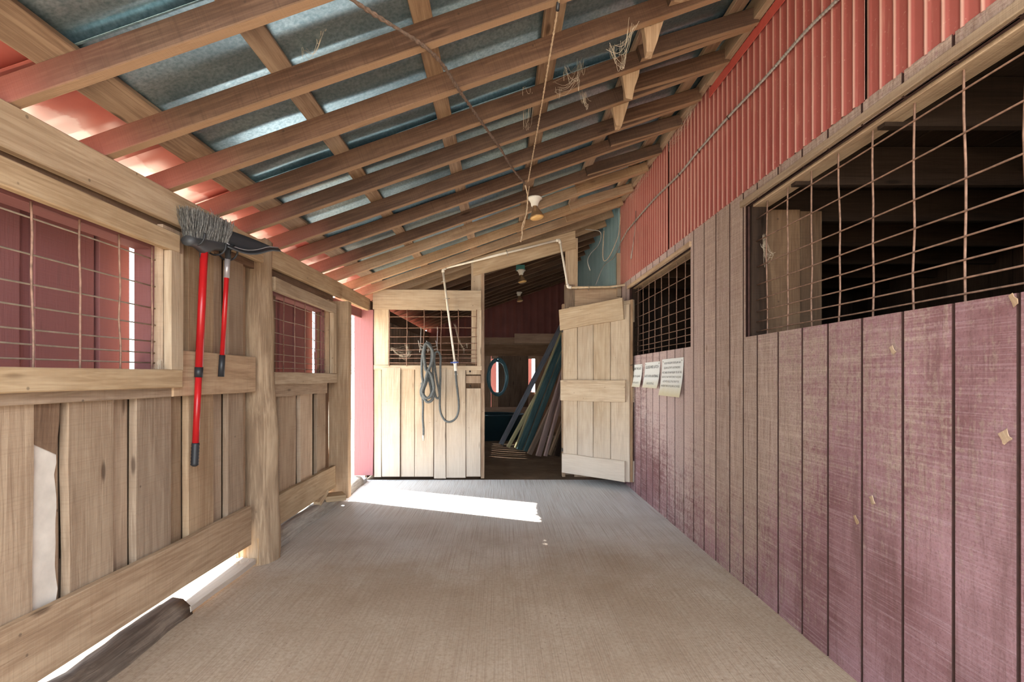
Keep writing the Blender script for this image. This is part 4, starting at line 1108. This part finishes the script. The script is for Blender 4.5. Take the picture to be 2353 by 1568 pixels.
def dustpan():
    t = empty('dustpan', (-1.45, 2.78, 1.2), 'black long-handled dustpan with red handle hanging right of the broom', 'dustpan')
    top = at(524, 575, 2.78); bot = at(508, 866, 2.78); d = bot-top
    tube('handle', [top, top+d*.84], .0125, REDP, t, 12)
    tube('tape_wrap', [top+d*.07, top+d*.22], .0145, TAPE, t, 12)
    tube('grip', [top+d*.83, bot], [.0155, .0165], BLACKP, t, 12)
    # scoop: back sheet, floor sheet and curled rim, opening towards us
    V = []; Fc = []; m = 12; s = 7
    for k in (0, 1):
        for i in range(m+1):
            f = i/m; base = Vector((-1.465, 2.76, 1.0)).lerp(Vector((-1.29, 3.0, 1.0)), f)
            zt_ = 1.995-.03*f-.02*f*f; zb_ = 1.885-.03*math.sin(math.pi*min(1, f*1.25))+.035*f
            for j in range(s):
                g = j/(s-1)
                if g < .5: q = Vector((0, 0, zt_+(zb_+.035-zt_)*(g/.5)))+Vector((.0, .0, 0))
                else:
                    h = (g-.5)/.5; q = Vector((.045*math.sin(h*1.4), -.065*math.sin(h*1.4), zb_+.035*(1-h)))
                off = k*.0035
                V.append(Vector((base.x-off, base.y+off, 0))+q)
    q = s; tot = q*(m+1)
    for i in range(m):
        for j in range(s-1):
            a = i*q+j; Fc.append((a, a+1, a+q+1, a+q)); Fc.append((tot+a, tot+a+q, tot+a+q+1, tot+a+1))
    for i in range(m):
        a = i*q; Fc.append((a, a+q, tot+a+q, tot+a)); a = i*q+s-1; Fc.append((a, tot+a, tot+a+q, a+q))
    for j in range(s-1):
        Fc.append((j, tot+j, tot+j+1, j+1)); a = m*q+j; Fc.append((a, a+1, tot+a+1, tot+a))
    mesh_obj('pan', V, Fc, BLACKP, t, None, True)
    L = [V[i*q+s-1] for i in range(m+1)]; tube('rim', L, .004, GREYP, t, 6)
    L = [V[i*q+3]+Vector((.003, -.003, 0)) for i in range(m+1)]; tube('rim', L, .003, TAPE, t, 6)
    tube('pan_socket', [top+Vector((0, 0, -.05)), top+Vector((0, 0, .03)), Vector((-1.44, 2.78, 1.90))], [.015, .016, .02], BLACKP, t, 10)
dustpan()

# ------------------------------------------------------------------ cobwebs (each a clump of dusty strands)
def cobweb(pts, label, n=16, spread=.05, r=.0008):
    n = int(n*1.3); r *= .62
    c = Vector(pts[0]); D = []
    for i in range(n):
        a = Vector(random.choice(pts))+Vector((U(-1, 1), U(-1, 1), U(-1, 1)))*spread*.4
        b = Vector(random.choice(pts))+Vector((U(-1, 1), U(-1, 1), U(-1, 1)))*spread
        m = a.lerp(b, .5)+Vector((0, 0, -U(.01, .07)))
        D.append(tube_data(smooth_pts([a, m, b], 4), r*U(.6, 1.5), 3))
    V, Fq = merge(*D); o = mesh_obj('cobweb', [v-c for v in V], Fq, WEB, None, Matrix.Translation(c))
    tag(o, label, 'cobweb', None, 'stuff'); return o
def rp(px, py, Y): return at(px, py, Y)
cobweb([rp(1405, 110, 2.45), rp(1430, 100, 2.5), rp(1425, 145, 2.5), rp(1455, 60, 2.4)], 'grey cobweb between the rafters left of the hanging blocks', 22, .03)
cobweb([rp(1300, 155, 2.7), rp(1335, 145, 2.75), rp(1325, 180, 2.7), rp(1280, 205, 2.8)], 'cobweb clump on the rafters right of the thin rope', 20, .025)
cobweb([rp(1345, 215, 3.0), rp(1352, 240, 3.0), rp(1335, 210, 3.0)], 'small tuft of cobweb below the fourth rafter', 12, .015)
cobweb([rp(1205, 200, 2.8), rp(1225, 215, 2.8), rp(1210, 290, 3.1)], 'cobweb strands left of the thin rope', 12, .02)
cobweb([rp(745, 60, 1.95), rp(735, 85, 1.98), rp(700, 115, 2.0)], 'wispy cobweb on the metal left of the twisted cable', 9, .012)
cobweb([rp(1660, 95, 3.2), rp(1655, 130, 3.25), rp(1680, 60, 3.1), rp(1640, 100, 3.3)], 'dusty cobweb where the rafters meet the right ledger', 24, .04)
cobweb([rp(1600, 235, 3.7), rp(1570, 290, 4.0), rp(1535, 330, 4.3)], 'cobweb trailing along the dusty ledger of the red metal', 24, .05)
cobweb([rp(1500, 380, 4.8), rp(1480, 400, 5.0), rp(1450, 450, 5.5)], 'cobweb at the far end of the red metal', 20, .05)
cobweb([rp(900, 800, 6.02), rp(935, 795, 6.02), rp(920, 815, 6.02), rp(940, 812, 6.02)], 'dusty cobweb on the lower left of the partition wire grid', 34, .03)
cobweb([rp(1060, 795, 6.02), rp(1065, 800, 6.02), rp(1072, 790, 6.02), rp(1045, 745, 6.02)], 'small cobweb on the partition grid beside the white pipe', 12, .015)
cobweb([rp(1755, 560, 2.9), rp(1760, 590, 2.88), rp(1775, 585, 2.88), rp(1756, 540, 2.9)], 'cobweb in the near corner of the large dark window', 20, .02)
cobweb([rp(740, 490, 4.1), rp(800, 500, 4.2), rp(830, 510, 4.3)], 'cobweb hanging below the rafters above the small left window', 10, .03)
cobweb([rp(540, 1295, 3.2), rp(560, 1300, 3.2), rp(545, 1285, 3.2)], 'tuft of straw and dust at the foot of the log post', 30, .03, .0013)
cobweb([rp(368, 830, 2.36), rp(372, 845, 2.36), rp(365, 850, 2.36)], 'bright web tuft in the lower corner of the large left window', 22, .018)

# ------------------------------------------------------------------ outside, through the gaps
def sapling(x, y, h, lab, seed):
    random.seed(seed); t = empty('bare_tree', (x, y, -.07), lab, 'tree', 'bare trees beyond the yard')
    P = [Vector((x, y, -.1))]
    for i in range(8): P.append(P[-1]+Vector((U(-.12, .12), U(-.12, .12), h/8)))
    tube('trunk', P, [.11-.011*i for i in range(9)], BRUSHF, t, 7)
    for i in range(16):
        b = P[random.randint(2, 8)]; a = U(0, 6.28); L = U(.6, 1.6)
        tube('branch', [b, b+Vector((math.cos(a)*L*.5, math.sin(a)*L*.5, L*.35)), b+Vector((math.cos(a)*L, math.sin(a)*L, L*.9))], [.03, .018, .006], BRUSHF, t, 4)
for i, (x, y) in enumerate(((-4.6, 15.6), (-6.2, 20.5), (-5.4, 18), (-7.9, 26.))):
    sapling(x, y, 5, ('bare grey tree seen through the sunny doorway', 'second bare tree further out beyond the doorway', 'thin bare tree between the other two', 'farthest bare tree beyond the doorway')[i], 30+i)
